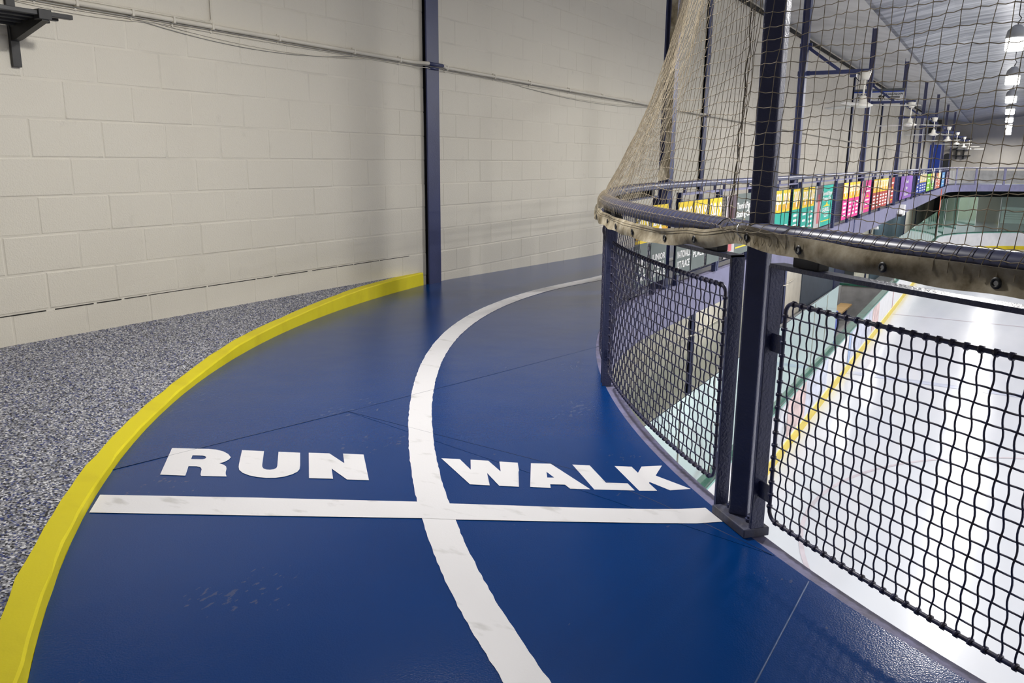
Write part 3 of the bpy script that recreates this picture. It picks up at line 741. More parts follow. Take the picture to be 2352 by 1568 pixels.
# ------------------------------------------------------------------ safety net hung between the posts, lapped over the rail
COLA = Vector((-2.57, 6.80, 0))                     # first far edge column
NEXT = bend('rail', 276, 0, 0)                       # next post of the bend, out of view
NET_TOP = 3.62
net = empty('safety_net', (PX, PY, ZR)); tag(net, 'beige knotted safety net lapped over the curved blue rail', 'net')
NO = Vector((PX, PY, ZR))
def net_bottom(th, j):
    """wrap of the twine over the pipe, j = 0 at the hem"""
    wrap = [(.041, -.026), (.040, -.004), (.032, .012), (.019, .027), (.0, .033)]
    o_, z_ = wrap[j]; return bend('rail', th, o_, ZR+z_)
thP, thE = 227.9, 184.6
nets = MB(); CELL = .0355
def net_part(tha, thb, topa, topb, n, ra=.00105):
    rows_ = 78; cols = []
    for i in range(n+1):
        u = i/n; th_ = tha + (thb-tha)*u
        P = [net_bottom(th_, j) for j in range(5)]
        if abs(th_-228.0) < 1.9: P = [P[0], P[1]] + [p + Vector((math.cos(math.radians(th_)), math.sin(math.radians(th_)), 0))*(.085*math.exp(-((th_-228.0)/1.15)**2)) for p in P[2:]]
        offp = .085*math.exp(-((th_-228.0)/1.15)**2)
        b0 = bend('rail', th_, offp, ZR+.033); top = Vector((topa.x+(topb.x-topa.x)*u, topa.y+(topb.y-topa.y)*u, NET_TOP))
        for j in range(1, rows_):
            t_ = j/(rows_-1); s_ = 1-(1-min(1.0, t_/.62))**1.9
            s0 = .012*math.sin(u*19+t_*7) + .009*math.sin(u*43-t_*11)
            z = b0.z + (NET_TOP-b0.z)*t_ - .02*math.sin(PI*u)*math.sin(PI*t_) + .006*math.sin(u*61+j*.9)
            x = b0.x + (top.x-b0.x)*s_; y = b0.y + (top.y-b0.y)*s_
            k = math.sin(PI*t_)
            P.append(Vector((x + s0*k + .0022*math.sin(i*2.1+j*1.3), y + s0*k*.7 + .0022*math.cos(i*1.7+j*2.3), z)))
        cols.append(P)
    for i, P in enumerate(cols):
        nets.tube([p-NO for p in P], ra, 4, caps=False)
    W = len(cols[0])
    for j in range(2, W):
        if j == 3: continue
        R_ = []
        for i in range(n+1):
            p = cols[i][j]; R_.append(p-NO)
            if i < n:
                q = (p+cols[i+1][j])/2 + Vector((0, 0, -.0028)) - NO
                R_.append(q)
        nets.tube(R_, ra, 4, caps=False)
    # knots
    for i in range(0, n+1):
        for j in range(5, W, 1):
            p = cols[i][j]-NO; r = .0021
            n0 = len(nets.v)
            nets.v += [tuple(p+Vector(d)*r) for d in ((1,0,0),(-1,0,0),(0,1,0),(0,-1,0),(0,0,1),(0,0,-1))]
            nets.f += [tuple(n0+k for k in f) for f in ((0,2,4),(2,1,4),(1,3,4),(3,0,4),(2,0,5),(1,2,5),(3,1,5),(0,3,5))]
    return cols
PT = Vector((PX-.02, PY-.045, 0))
n1_ = int(math.radians(thP-thE)*RAD/CELL)
cols1 = net_part(thP, thE, PT, COLA, n1_)
n2_ = int(math.radians(268-thP)*RAD/CELL)
f2 = (268-thP)/(276-thP)
T2 = PT.lerp(NEXT, f2)
cols2 = net_part(268, thP, T2, PT, n2_)
tag(nets.build('twine_mesh', M['twine'], net), kind='stuff')
# laced seam rope a little left of the main post
ic = 4
seamP = [cols1[ic][j]-NO + Vector((.002*math.sin(j*2.2), .002*math.cos(j*1.7), 0)) for j in range(2, len(cols1[0]))]
MB().tube(seamP, .0021, 5).build('lacing_rope', M['twine_dark'], net, smooth=True)
# canvas hem with eyelets on the track side of the rail
def hem_drop(th):
    T = [(180, .02), (208, .03), (216, .032), (221.5, .03), (225.25, .003), (227.8, -.028), (230.15, -.016), (233, -.008), (280, -.008)]
    for (a, da), (b, db) in zip(T, T[1:]):
        if a <= th <= b:
            u = (th-a)/(b-a); u = u*u*(3-2*u); return da + (db-da)*u
    return 0.0
def hem_pt(th, v):
    d = hem_drop(th); o_ = .044 + .003*math.sin(th*1.9) + .01*math.sin(PI*v)*math.sin(th*.9) + (.012*v if th < 222 else 0)
    if v == 0: o_ -= .002
    return bend('rail', th, o_, ZR-.008-d - .056*v + .003*math.sin(th*2.3)*v)
hm = MB(); th = 269.0; ths_ = []
while th > 185.0: ths_.append(th); th -= .35
front = [[hem_pt(t, v/5)-NO for v in range(6)] for t in ths_]
back = [[(lambda p, t: p - Vector((math.cos(math.radians(t)), math.sin(math.radians(t)), 0))*.0025)(q, t) for q in r] for r, t in zip(front, ths_)]
hm.sheet(front); hm.sheet([list(reversed(r)) for r in back])
hm.strip([r[0] for r in back], [r[0] for r in front]); hm.strip([r[-1] for r in front], [r[-1] for r in back])
hem = hm.build('canvas_hem', M['canvas'], net, smooth=True)
for v, in ((.16,), (.30,)):
    MB().tube([hem_pt(t, v)-NO + Vector((math.cos(math.radians(t)), math.sin(math.radians(t)), 0))*.0006 for t in ths_ if t < 229], .0006, 4).build('stitching', M['twine_dark'], hem)
ringm = MB()
for k in range(12):
    a = 2*PI*k/12; ringm.v += [(.0, math.cos(a)*.0125, math.sin(a)*.0125), (.003, math.cos(a)*.0105, math.sin(a)*.0105), (.003, math.cos(a)*.0065, math.sin(a)*.0065), (0.0005, math.cos(a)*.005, math.sin(a)*.005)]
for k in range(12):
    k2 = (k+1) % 12
    for q in range(3): ringm.f.append((4*k+q, 4*k2+q, 4*k2+q+1, 4*k+q+1))
rme = ringm.mesh('eyelet', True, fix=True); rme.materials.append(M['black'])
hole = MB().poly([(.0004, math.cos(2*PI*k/12)*.006, math.sin(2*PI*k/12)*.006) for k in range(12)]).mesh('eyelet_hole'); hole.materials.append(M['white'])
for t in (262.5, 259.3, 256.1, 252.9, 249.6, 246.4, 243.2, 240.6, 238.0, 235.45, 232.95, 230.15, 227.85, 225.25, 222.7, 219.6, 216.9, 214.2, 211.5, 208.5):
    p = hem_pt(t, .6)-NO; a = math.radians(t)
    e_ = linkmesh('eyelet', rme, None, hem, p + Vector((math.cos(a), math.sin(a), 0))*.0032, (0, 0, a))
    linkmesh('eyelet_hole', hole, None, e_)
# hook that ties the hem to the post
hk = [bend('rail', 227.8, .05, ZR-.016)-NO, bend('rail', 227.7, .058, ZR-.004)-NO, bend('rail', 227.6, .054, ZR+.012)-NO, bend('rail', 227.5, .04, ZR+.026)-NO, bend('rail', 227.4, .02, ZR+.036)-NO]
MB().tube(hk, .002, 6).build('tie_hook', M['lampbody'], net, smooth=True)
# tan canvas edge of the net down the first far column and its loose end on the rail
ce = MB(); ed = []
for j in range(31):
    z = .96 + (3.6-.96)*j/30; w_ = .02 + .006*math.sin(j*1.1)
    ed.append([Vector((COLA.x-.02, COLA.y-.09-w_, z))-NO, Vector((COLA.x+.03, COLA.y-.09-w_/2, z))-NO, Vector((COLA.x+.01, COLA.y-.085, z))-NO])
ce.sheet(ed); ce.sheet([[Vector((COLA.x-.02, COLA.y-.25, .99))-NO, Vector((COLA.x-.03, COLA.y-.09, 1.16))-NO], [Vector((COLA.x+.0, COLA.y-.28, .935))-NO, Vector((COLA.x+.02, COLA.y-.09, .95))-NO]])
ce.build('canvas_edge', M['canvas'], net)

# ------------------------------------------------------------------ far straight: edge columns, railing, banners
ECOL = [6.80, 11.9, 18.15, 24.3, 30.5, 36.1, 42.3, 48.4]
elab = ['navy steel column at the track edge seen through the net, nearest of the far row', 'navy edge column carrying the nearest ceiling fan']
for i, y in enumerate(ECOL):
    x = FX(-2.60, y); t = empty('edge_column', (x, y, -.002), KX)
    Hh = 3.70
    MB().box((.03, -.065, 0), (.045, .065, Hh)).build('flange', M['navy'], t, bevel=.002)
    MB().box((-.045, -.065, 0), (-.03, .065, Hh)).build('flange', M['navy'], t, bevel=.002)
    MB().box((-.03, -.005, 0), (.03, .005, Hh)).build('web', M['lav'], t)
    MB().box((-.075, -.09, 0), (.075, .09, .015)).build('base_plate', M['navy'], t)
    tag(t, elab[i] if i < 2 else '%s navy column along the far track edge counting from the net' % ordn(i), 'column', 'steel columns along the track edge')
RN = 0
sec_y = [6.95, 8.17, 9.4, 10.6, 11.8]
y = 13.35
while y < 47.5: sec_y.append(y); y += 1.535
for i in range(len(sec_y)-1):
    ya, yb = sec_y[i], sec_y[i+1]
    if i == 4: ya = 12.0
    t = empty('railing_section', (FX(-2.53, (ya+yb)/2), (ya+yb)/2, 0), KX)
    tag(t, '%s mesh railing section of the long straight counting from the net' % ordn(i), 'railing', 'mesh railing sections of the far straight')
    h = (yb-ya)/2 - .03
    for s in (-1, 1): MB().box((-.022, s*h-.02, 0), (.022, s*h+.02, .83)).build('leg', M['navy'], t)
    MB().box((-.02, -h, .805), (.02, h, .825)).build('frame_top', M['lav'], t)
    for s in (-1, 1): MB().box((-.012, s*h*.78-.012, .825), (.012, s*h*.78+.012, .875)).build('rail_stub', M['lav'], t)
    wm = MB(); nv = int(2*h/.036)
    for k in range(nv+1):
        yy = -h + 2*h*k/nv; wm.tube([(0, yy, .075), (0, yy, .745)], .0026, 3, caps=False)
    for k in range(20): wm.tube([(0, -h, .075+.67*k/19), (0, h, .075+.67*k/19)], .0026 if 0 < k < 19 else .006, 3, caps=False)
    tag(wm.build('wire_mesh', M['navy'], t), kind='stuff')
# far end railing (across the end of the rink)
fe = YB + XC - FX(-2.52, YB)
for i in range(7):
    xa = 2.9 + i*3.2; t = empty('railing_section', (xa, fe, 0)); tag(t, '%s glazed railing section across the far end of the rink from the left' % ordn(i), 'railing', 'railing sections of the far end')
    MB().box((.0, -.02, 0), (.08, .02, .86)).box((.14, -.02, 0), (.2, .02, .86)).build('post', M['lav'], t)
    MB().box((.2, -.012, .08), (3.2, -.004, .76)).build('panel', M['concrete'], t)
for i in range(5):
    a = PI - (PI/2)*(i+.5)/5; R = XC - FX(-2.52, YB)
    t = empty('railing_section', (XC+R*math.cos(a), YB+R*math.sin(a), 0), a+PI/2); tag(t, '%s curved railing section at the far left bend' % ordn(i), 'railing', 'railing sections of the far bend')
    MB().box((-.95, -.02, 0), (-.88, .02, .86)).box((.86, -.02, 0), (.93, .02, .86)).build('post', M['lav'], t)
    MB().box((-.85, -.006, .08), (.84, .002, .76)).build('panel', M['concrete'], t)
# text
def text_mesh(body, size, mat, parent, Mx, align='CENTER', xs=1.0, name='lettering'):
    c = bpy.data.curves.new('t', 'FONT'); c.body = body; c.size = size; c.align_x = align; c.align_y = 'CENTER'; c.offset = size*.022; c.space_line = .95; c.space_word = .7; c.resolution_u = 2
    o = bpy.data.objects.new('t', c); COL.objects.link(o)
    me = bpy.data.meshes.new_from_object(o); bpy.data.objects.remove(o); bpy.data.curves.remove(c)
    me.transform(Matrix.Scale(xs, 4, (1, 0, 0))); me.materials.clear(); me.materials.append(mat)
    o = bpy.data.objects.new(name, me); COL.objects.link(o); o.parent = parent; o.matrix_local = Mx; return o
BANM = Matrix(((0, 0, 1, 0), (1, 0, 0, 0), (0, 1, 0, 0), (0, 0, 0, 1)))      # text plane -> faces +x, reads along +y
M['ban_yellow'] = simple('banner_yellow', (.85,.62,.01), .4, var=.05); M['ban_gold'] = simple('banner_gold', (.84,.45,.01), .4, var=.1, vscale=6)
M['ban_white'] = flat('banner_white', (.86,.86,.86), .45)
def banmat(n, c): 
    if n not in M: M[n] = simple('banner_'+n, c, .4, var=.07, vscale=3)
    return M[n]
CH, TL, PK, RD = (.115,.145,.14), (.0,.42,.33), (.78,.03,.28), (.42,.05,.04)
PU, BL_, GN, OR, SK, DP = (.25,.10,.45), (.03,.16,.42), (.22,.50,.05), (.60,.16,.08), (.10,.30,.60), (.11,.04,.20)
def banner(y0, y1, z0, z1, cname, col, label, year=None, lines=None, photo=False, split=.44, group='award banners on the far railing', lsize=None):
    yc = (y0+y1)/2; w = y1-y0; hgt = z1-z0
    t = empty('award_banner', (FX(-2.478, yc), yc, z0), KX); tag(t, label, 'banner', group)
    MB().box((-.003, -w/2, 0), (.003, w/2, hgt)).build('sheet', banmat(cname, col), t)
    if year:
        MB().box((.003, -w/2, hgt*(1-split)), (.0042, w/2, hgt)).build('header', M['ban_yellow'], t)
        MB().box((.0042, -w/2, hgt*(1-split)+.03), (.0048, w/2, hgt*(1-split*.66))).build('flame_print', M['ban_gold'], t)
        text_mesh(year, w*.46, M['ban_white'], t, Matrix.Translation((.0056, 0, hgt-.115)) @ BANM, xs=1.0)
        fl_ = MB(); z_ = hgt*(1-split*.52)
        fl_.poly([(.0056, -.025, z_-.1), (.0056, .025, z_-.1), (.0056, .04, z_-.05), (.0056, .01, z_-.02), (.0056, 0, z_+.02), (.0056, -.015, z_-.03), (.0056, -.04, z_-.05)]); fl_.build('flame', M['ban_white'], t)
    if photo:
        MB().box((.003, -w/2, 0), (.0042, -w/2+w*.36, hgt)).build('photo_print', banmat('photo', (.48,.45,.46)), t)
        MB().box((.0042, -w/2+w*.05, hgt*.62), (.0048, -w/2+w*.36, hgt)).build('photo_print', banmat('photo_dark', (.09,.06,.08)), t)
        MB().box((.0042, -w/2+w*.14, hgt*.1), (.0048, -w/2+w*.26, hgt*.8)).build('photo_print', banmat('photo_red', (.55,.12,.14)), t)
    oy = w*.17 if photo else 0.0
    ww = w*.6 if photo else w*.85
    if lines:
        top = hgt*(1-split) - .05 if year else hgt - .09
        step = (top-.03)/max(1, len(lines))
        for k, s in enumerate(lines):
            z_ = top - step*(k+.45)
            if s == '': continue
            if s == '-':                                # illegible printed line
                MB().box((.0042, oy-ww*.36, z_-.017), (.005, oy+ww*.36, z_+.017)).build('printed_line', M['ban_white'], t); continue
            if s == '=': MB().box((.0042, oy-ww*.45, z_-.008), (.005, oy+ww*.45, z_+.008)).build('gold_bar', M['ban_yellow'], t); continue
            if s == '^':
                MB().poly([(.005, oy-ww*.4, z_-.03), (.005, oy+ww*.4, z_-.03), (.005, oy+ww*.1, z_-.005), (.005, oy, z_+.05), (.005, oy-ww*.1, z_-.005)]).build('emblem', M['ban_yellow'], t); continue
            size = min(step*1.05, ww/(len(s)*.52)*1.25, .13)
            o = text_mesh(s, size, M['ban_white'], t, Matrix.Translation((.0056, oy, z_)) @ BANM)
            if ' ' in s: o['kind'] = 'stuff'
            wd2 = max(v.co.x for v in o.data.vertices) - min(v.co.x for v in o.data.vertices)
            o.data.transform(Matrix.Scale(min(1.6, ww/wd2), 4, (1, 0, 0)))
    return t
BZ0, BZ1 = .115, .752
banner(5.86, 6.12, BZ0, .735, 'charcoal', CH, 'charcoal banner with yellow 2023 header, nearest the bend', '2023', ['', 'PAIRS', '1ST', 'PLACE'])
banner(6.20, 6.56, BZ0, BZ1, 'charcoal', CH, 'charcoal junior men banner just before the first far column', '2020', ['', 'JUNIOR', 'MEN', '1ST PLACE'])
banner(6.81, 7.20, BZ0, BZ1, 'charcoal', CH, 'charcoal nationals first place banner with yellow 2020 header', '2020', ['', 'NATIONALS', '1ST PLACE'])
banner(7.24, 7.62, BZ0, BZ1, 'charcoal', CH, 'charcoal novice first place banner with yellow 2019 header', '2019', ['GAMES', 'NOVICE 1ST', 'PLACE', ''])
banner(7.70, 8.10, BZ0, BZ1, 'charcoal', CH, 'charcoal banner with yellow 2019 header left of the skater photograph', '2019', ['-', '1ST', '', ''])
banner(8.26, 9.30, BZ0, BZ1+.015, 'charcoal', CH, 'wide charcoal banner with skater photograph behind the main post', None, ['Thornhill Figure', 'Skating Club', '^', '-', '-', '='], True)
tl = [('2020', ['', '-', '-']), ('2019', ['', '-', '-']), ('2018', ['-', '-', '-', '-']), ('2018', ['-', '-', '-']), ('2016', ['-', '-', '-', '-'])]
for i, (a, b) in enumerate([(10.27, 10.69), (10.75, 11.17), (11.36, 11.80), (11.98, 12.32), (12.40, 12.80)]):
    banner(a, b, BZ0, BZ1, 'teal', TL, '%s teal banner with yellow %s header from the left' % (ordn(i), tl[i][0]), tl[i][0], tl[i][1])
banner(12.90, 14.33, BZ0, BZ1, 'teal', TL, 'wide teal figure skating club banner with photograph strip', None, ['Thornhill Figure', 'Skating Club', '^', 'GABRIELLA', 'IZZO', '='], True)
for i, (a, b) in enumerate([(15.40, 15.87), (16.05, 16.43), (16.47, 16.84), (16.88, 17.27)]):
    banner(a, b, .10, BZ1, 'pink', PK, '%s pink banner with yellow header from the left' % ordn(i), '2018', ['-', '-', '-', '-'])
banner(17.58, 18.84, .10, BZ1, 'pink', PK, 'wide pink figure skating club banner with pale photograph strip', None, ['-', '-', '^', '-', '-', '='], True)
for i, (a, b) in enumerate([(19.26, 19.75), (19.79, 20.28), (20.38, 20.84), (20.87, 21.33), (21.36, 21.82)]):
    banner(a, b, .10, BZ1, 'brick', RD, '%s brick red banner with yellow header from the left' % ordn(i), '2017', ['-', '-', '-', '-'])
banner(22.0, 23.1, .11, BZ1, 'brick', RD, 'wide brick red banner with pale photograph strip', None, ['-', '^', '-', '-', '='], True)
banner(24.75, 27.95, .11, BZ1, 'purple', PU, 'wide purple banner with large white script lettering', None, ['Thornhill', 'Figure', 'Skating Club'])
banner(29.5, 30.35, .12, .74, 'blue', BL_, 'wide blue banner with small gold emblem', None, ['-', '^', '-', '-'])
for i in range(3): banner(30.55+.9*i, 31.4+.9*i, .12, .74, 'blue', BL_, '%s narrow blue banner with gold header from the left' % ordn(i), '2016', ['-', '-', '-'])
banner(33.6, 35.0, .10, .73, 'lime', GN, 'lime green banner right of the blue banners', None, ['-', '-', '-'])
banner(35.3, 37.0, .10, .73, 'lime', GN, 'lime green banner with yellow header', '2015', ['-', '-', '-'])
banner(37.9, 39.2, .08, .72, 'coral', OR, 'coral red banner with photograph strip near the far bend', None, ['-', '-', '-'], True)
banner(39.3, 40.7, .08, .72, 'coral', OR, 'coral red banner with yellow header near the far bend', '2014', ['-', '-'])
banner(41.8, 43.6, .08, .72, 'sky', SK, 'sky blue banner near the far bend', None, ['-', '-', '-'])
banner(45.0, 47.4, .08, .72, 'plum', DP, 'dark purple banner with gold emblem at the far bend', None, ['-', '^', '-', '-'], True)
# ------------------------------------------------------------------ fan brackets and ceiling fans
FX0 = -1.80
def make_fan():
    t = empty('ceiling_fan')
    MB().lathe([(.03, .0), (.05, .0), (.075, .10), (.03, .11)], (0, 0, .29), 14).build('canopy', M['fan'], t, smooth=True)
    MB().tube([(0, 0, .06), (0, 0, .32)], .012, 8).build('down_rod', M['fan'], t, smooth=True)
    MB().lathe([(.02, .09), (.04, .08), (.05, .01), (.09, -.01), (.125, -.03), (.13, -.042), (.09, -.06), (.02, -.07)], (0, 0, .0), 18).build('motor', M['fan'], t, smooth=True, fix=True)
    for k in range(3):
        a = k*2*PI/3 + .35; ca_, sa_ = math.cos(a), math.sin(a)
        b = MB(); R_ = []
        for q in range(9):
            r = .15 + .57*q/8; w = (.012 if q < 2 else .055 - .004*(q-2)) ; tilt = .25
            R_.append([(r*ca_ - s*w*sa_*math.cos(tilt), r*sa_ + s*w*ca_*math.cos(tilt), -.035 + s*w*math.sin(tilt)) for s in (-1, -.4, .4, 1)])
        b.sheet(R_); b.sheet([[(x, y, z-.004) for x, y, z in reversed(r)] for r in R_])
        bl = b.build('blade', M['fan'], t, smooth=True)
    return t
fan0 = make_fan()
fan_y = ECOL[1:8]
for i, y in enumerate(fan_y):
    f_ = fan0 if i == 0 else copy_tree(fan0)
    f_.location = (FX(FX0, y), y, 1.88); f_.rotation_euler = (0, 0, .25*i)
    tag(f_, ('nearest white ceiling fan, hanging in front of the lane sign' if i == 0 else '%s white ceiling fan counting away from the net' % ordn(i)), 'ceiling fan', 'white ceiling fans over the track edge')
    b = empty('fan_bracket', (FX(-2.6, y), y, 2.29), KX); tag(b, ('navy steel fan bracket on the column nearest the main post' if i == 0 else '%s navy fan bracket counting away from the net' % ordn(i)), 'bracket', 'fan brackets on the edge columns')
    MB().bar((.0, .075, 0), (.86, .075, 0), .04, .05).build('arm', M['navy'], b)
    MB().bar((.0, .075, .36), (.46, .075, .02), .035, .04).build('brace', M['navy'], b)
    MB().box((-.08, .052, -.03), (.08, .09, .03)).box((-.08, .052, .33), (.08, .09, .39)).build('clamp', M['navy'], b)
    MB().box((.60, .04, -.075), (.68, .11, -.02)).build('junction_box', M['navy'], b)
    MB().tube([(.66, .075, -.07), (.72, .075, -.13), (.78, .06, -.09), (.80, .03, -.05)], .005, 5).build('fan_cable', M['black'], b)
# ------------------------------------------------------------------ lane sign over the far track
sy = 24.0; sg = empty('lane_sign', (FX(-3.17, sy), sy, 2.655)); tag(sg, 'white hanging lane sign with blue stripe over the far track', 'sign')
MB().box((-.62, 0, 0), (.62, .02, .36)).build('board', M['white'], sg)
MB().box((-.62, -.003, .295), (.62, 0, .36)).build('grey_band', banmat('signgrey', (.12,.13,.13)), sg)
MB().box((-.62, -.004, .268), (.62, -.001, .297)).build('blue_stripe', banmat('signblue', (.01,.06,.45)), sg)
SGM = Matrix(((1, 0, 0, 0), (0, 0, -1, 0), (0, 1, 0, 0), (0, 0, 0, 1)))
text_mesh('RUN/FAST', .075, M['black'], sg, Matrix.Translation((-.37, -.004, .215)) @ SGM)
text_mesh('WALK/SLOW', .075, M['black'], sg, Matrix.Translation((.36, -.004, .215)) @ SGM)
for s in (-.38, .38):
    for k in range(3): MB().box((s-.13, -.003, .145-.035*k), (s+.13, -.001, .16-.035*k)).build('printed_line', M['black'], sg)
for xk in (-.02, .07): 
    MB().poly([(xk, -.003, .06), (xk+.02, -.003, .05), (xk+.035, -.003, .11), (xk+.09, -.003, .07), (xk+.06, -.003, .15), (xk+.10, -.003, .18), (xk+.05, -.003, .2), (xk+.0, -.003, .16), (xk+.03, -.003, .14)]).build('runner_print', M['black'], sg)
for s in (-.55, .55): MB().tube([(s, .01, .36), (s, .01, 1.1)], .006, 6).build('hanger', M['navy'], sg)
# ------------------------------------------------------------------ lamps over the ice
def make_lamp():
    t = empty('high_bay_lamp')
    MB().lathe([(.145, .0), (.15, .02), (.13, .12), (.08, .17), (.05, .2)], (0, 0, 0), 20).build('housing', M['lampbody'], t, smooth=True)
    MB().lathe([(.13, -.18), (.14, -.17), (.14, -.004), (.14, .0)], (0, 0, 0), 20).build('lens', M['lens'], t, smooth=True)
    hk = MB(); hk.tube([(0, 0, .2), (0, 0, .24), (.025, 0, .27), (.035, 0, .30), (.015, 0, .33), (0, 0, .34), (0, 0, .93)], .008, 6); hk.build('hook_and_chain', M['black'], t, smooth=True)
    ld = bpy.data.lights.new('lamp_light', 'AREA'); ld.shape = 'DISK'; ld.size = .26; ld.energy = LAMP_POWER; ld.color = LAMP_COLOR; ld.spread = PI
    lo = bpy.data.objects.new('lamp_light', ld); COL.objects.link(lo); lo.parent = t; lo.location = (0, 0, -.19)
    ld = bpy.data.lights.new('lamp_side_light', 'SPOT'); ld.shadow_soft_size = .1; ld.spot_size = math.radians(174); ld.spot_blend = .25; ld.energy = LAMP_SIDE; ld.color = LAMP_COLOR
    lo = bpy.data.objects.new('lamp_side_light', ld); COL.objects.link(lo); lo.parent = t; lo.location = (0, 0, -.31)
    return t
lamp0 = make_lamp(); li = 0
for ri, x0 in enumerate((-.17, 7.4, 14.4, 21.0)):
    for k in range(-2, 8):  # the last lamp of each row is added to brighten the far wall
        y = 15.5 + 6.45*k - (2.0 if k == 7 else 0) - (2.2 if ri else 0)
        t = copy_tree(lamp0); li += 1
        t.location = (FX(x0, y), y, (3.02, 3.38, 3.58, 3.34)[ri])
        if ri == 0 and k == -2:                             # first lamp of the row hangs above the track on the bend
            t.location = (-2.05, 2.75, 2.80)
            for ch in t.children:
                if ch.type == 'LIGHT': ch.data = ch.data.copy(); ch.data.energy *= BEND_LAMP
        rown = ['row above the near boards', 'second row from the near boards', 'third row from the near boards', 'row by the opposite wall'][ri]
        tag(t, ('%s bright high bay lamp in view, counting away from the photographer' % ordn(k)) if (ri == 0 and k >= 0) else '%s high bay lamp from the near end in the %s' % (ordn(k+2), rown), 'lamp', 'high bay lamps over the ice')
        if ri == 0 and k == -2: t['label'] = 'smaller high bay lamp above the bend of the track, out of view'
for ch in list(lamp0.children): bpy.data.objects.remove(ch)
bpy.data.objects.remove(lamp0)
# strip lights under the deck, over the walkway behind the boards
def make_strip():
    t = empty('strip_light')
    MB().box((-.07, -.6, -.06), (.07, .6, 0)).build('housing', M['white'], t, bevel=.008)
    MB().tube([(0, -.58, -.075), (0, .58, -.075)], .016, 8).build('tube', M['lens'], t, smooth=True)
    ld = bpy.data.lights.new('strip_glow', 'AREA'); ld.shape = 'RECTANGLE'; ld.size = .12; ld.size_y = 1.1; ld.energy = STRIP_POWER; ld.color = LAMP_COLOR
    lo = bpy.data.objects.new('strip_glow', ld); COL.objects.link(lo); lo.parent = t; lo.location = (0, 0, -.1)
    return t
strip0 = make_strip()
for i in range(8):
    t = strip0 if i == 0 else copy_tree(strip0); y = 8.2 + 6.0*i
    t.location = (FX(-3.55, y), y, -DECK_T-.002); t.rotation_euler = (0, 0, KX)
    tag(t, '%s white strip light under the track deck counting from the bend' % ordn(i), 'strip light', 'strip lights under the deck')
# ------------------------------------------------------------------ the rink below
BX = -2.77
def board_path(off=0.0, n=14):
    """inner face of the boards, from the near end round to the far end"""
    P = [Vector((14, -.3-off*0, 0))]
    R = 8.0
    xl = BX + off; cxn = BX + R; cyn = 8.0
    Rn = R - off
    P = [Vector((15, cyn-Rn, 0))]
    for i in range(n+1):
        a = 1.5*PI - (PI/2)*i/n; P.append(Vector((cxn+Rn*math.cos(a), cyn+Rn*math.sin(a), 0)))
    y = 10.4
    while y < 49.4: P.append(Vector((FX(xl, y), y, 0))); y += 2.4
    cf = FX(BX, 49.5) + R
    for i in range(n+1):
        a = PI - (PI/2)*i/n; P.append(Vector((cf+Rn*math.cos(a), 49.5+Rn*math.sin(a), 0)))
    P.append(Vector((15, 49.5+Rn, 0))); P.append(Vector((24, 49.5+Rn, 0)))
    return P
IN_, OUT_ = board_path(0), board_path(-.12)
ice = fill([(p.x, p.y) for p in IN_] + [(24, -.02)], ICE_Z).build('ice_sheet', M['ice']); tag(ice, 'white ice sheet below the track', 'ice')
def icestrip(name, lab, mat, pts, w):
    m = MB(); A = []; B = []
    for i, p in enumerate(pts):
        d = (Vector(pts[min(i+1, len(pts)-1)]) - Vector(pts[max(i-1, 0)])).normalized(); nn = Vector((-d.y, d.x))
        A.append((p[0]+nn.x*w/2, p[1]+nn.y*w/2, ICE_Z+.004)); B.append((p[0]-nn.x*w/2, p[1]-nn.y*w/2, ICE_Z+.004))
    o = m.strip(A, B).build(name, mat); tag(o, lab, 'ice marking'); 
    return o
icestrip('centre_line', 'thin red line across the ice with a red mark up the boards', M['ice_red'], [(FX(BX, 29.2)+.02, 29.2), (23, 28.4)], .09)
icestrip('blue_line', 'wide pale blue line across the ice', M['ice_blue'], [(FX(BX, 20.2)+.02, 20.2), (23, 19.4)], .30)
icestrip('face_off_circle', 'pale red face-off circle on the near ice', M['ice_red'], [(2.6+4.6*math.cos(a*PI/40), 11.5+4.6*math.sin(a*PI/40)) for a in range(81)], .06)
icestrip('near_blue_mark', 'short pale blue arc on the near ice', M['ice_blue'], [(-.8+3.2*math.cos(PI*(.9+.5*a/20)), 9.5+1.5*math.sin(PI*(.9+.5*a/20))) for a in range(21)], .08)
bd = empty('rink_boards', (BX, 10.4, ICE_Z)); tag(bd, 'white rink boards with green cap and yellow kick plate', 'rink boards')
BO = Vector((BX, 10.4, 0))
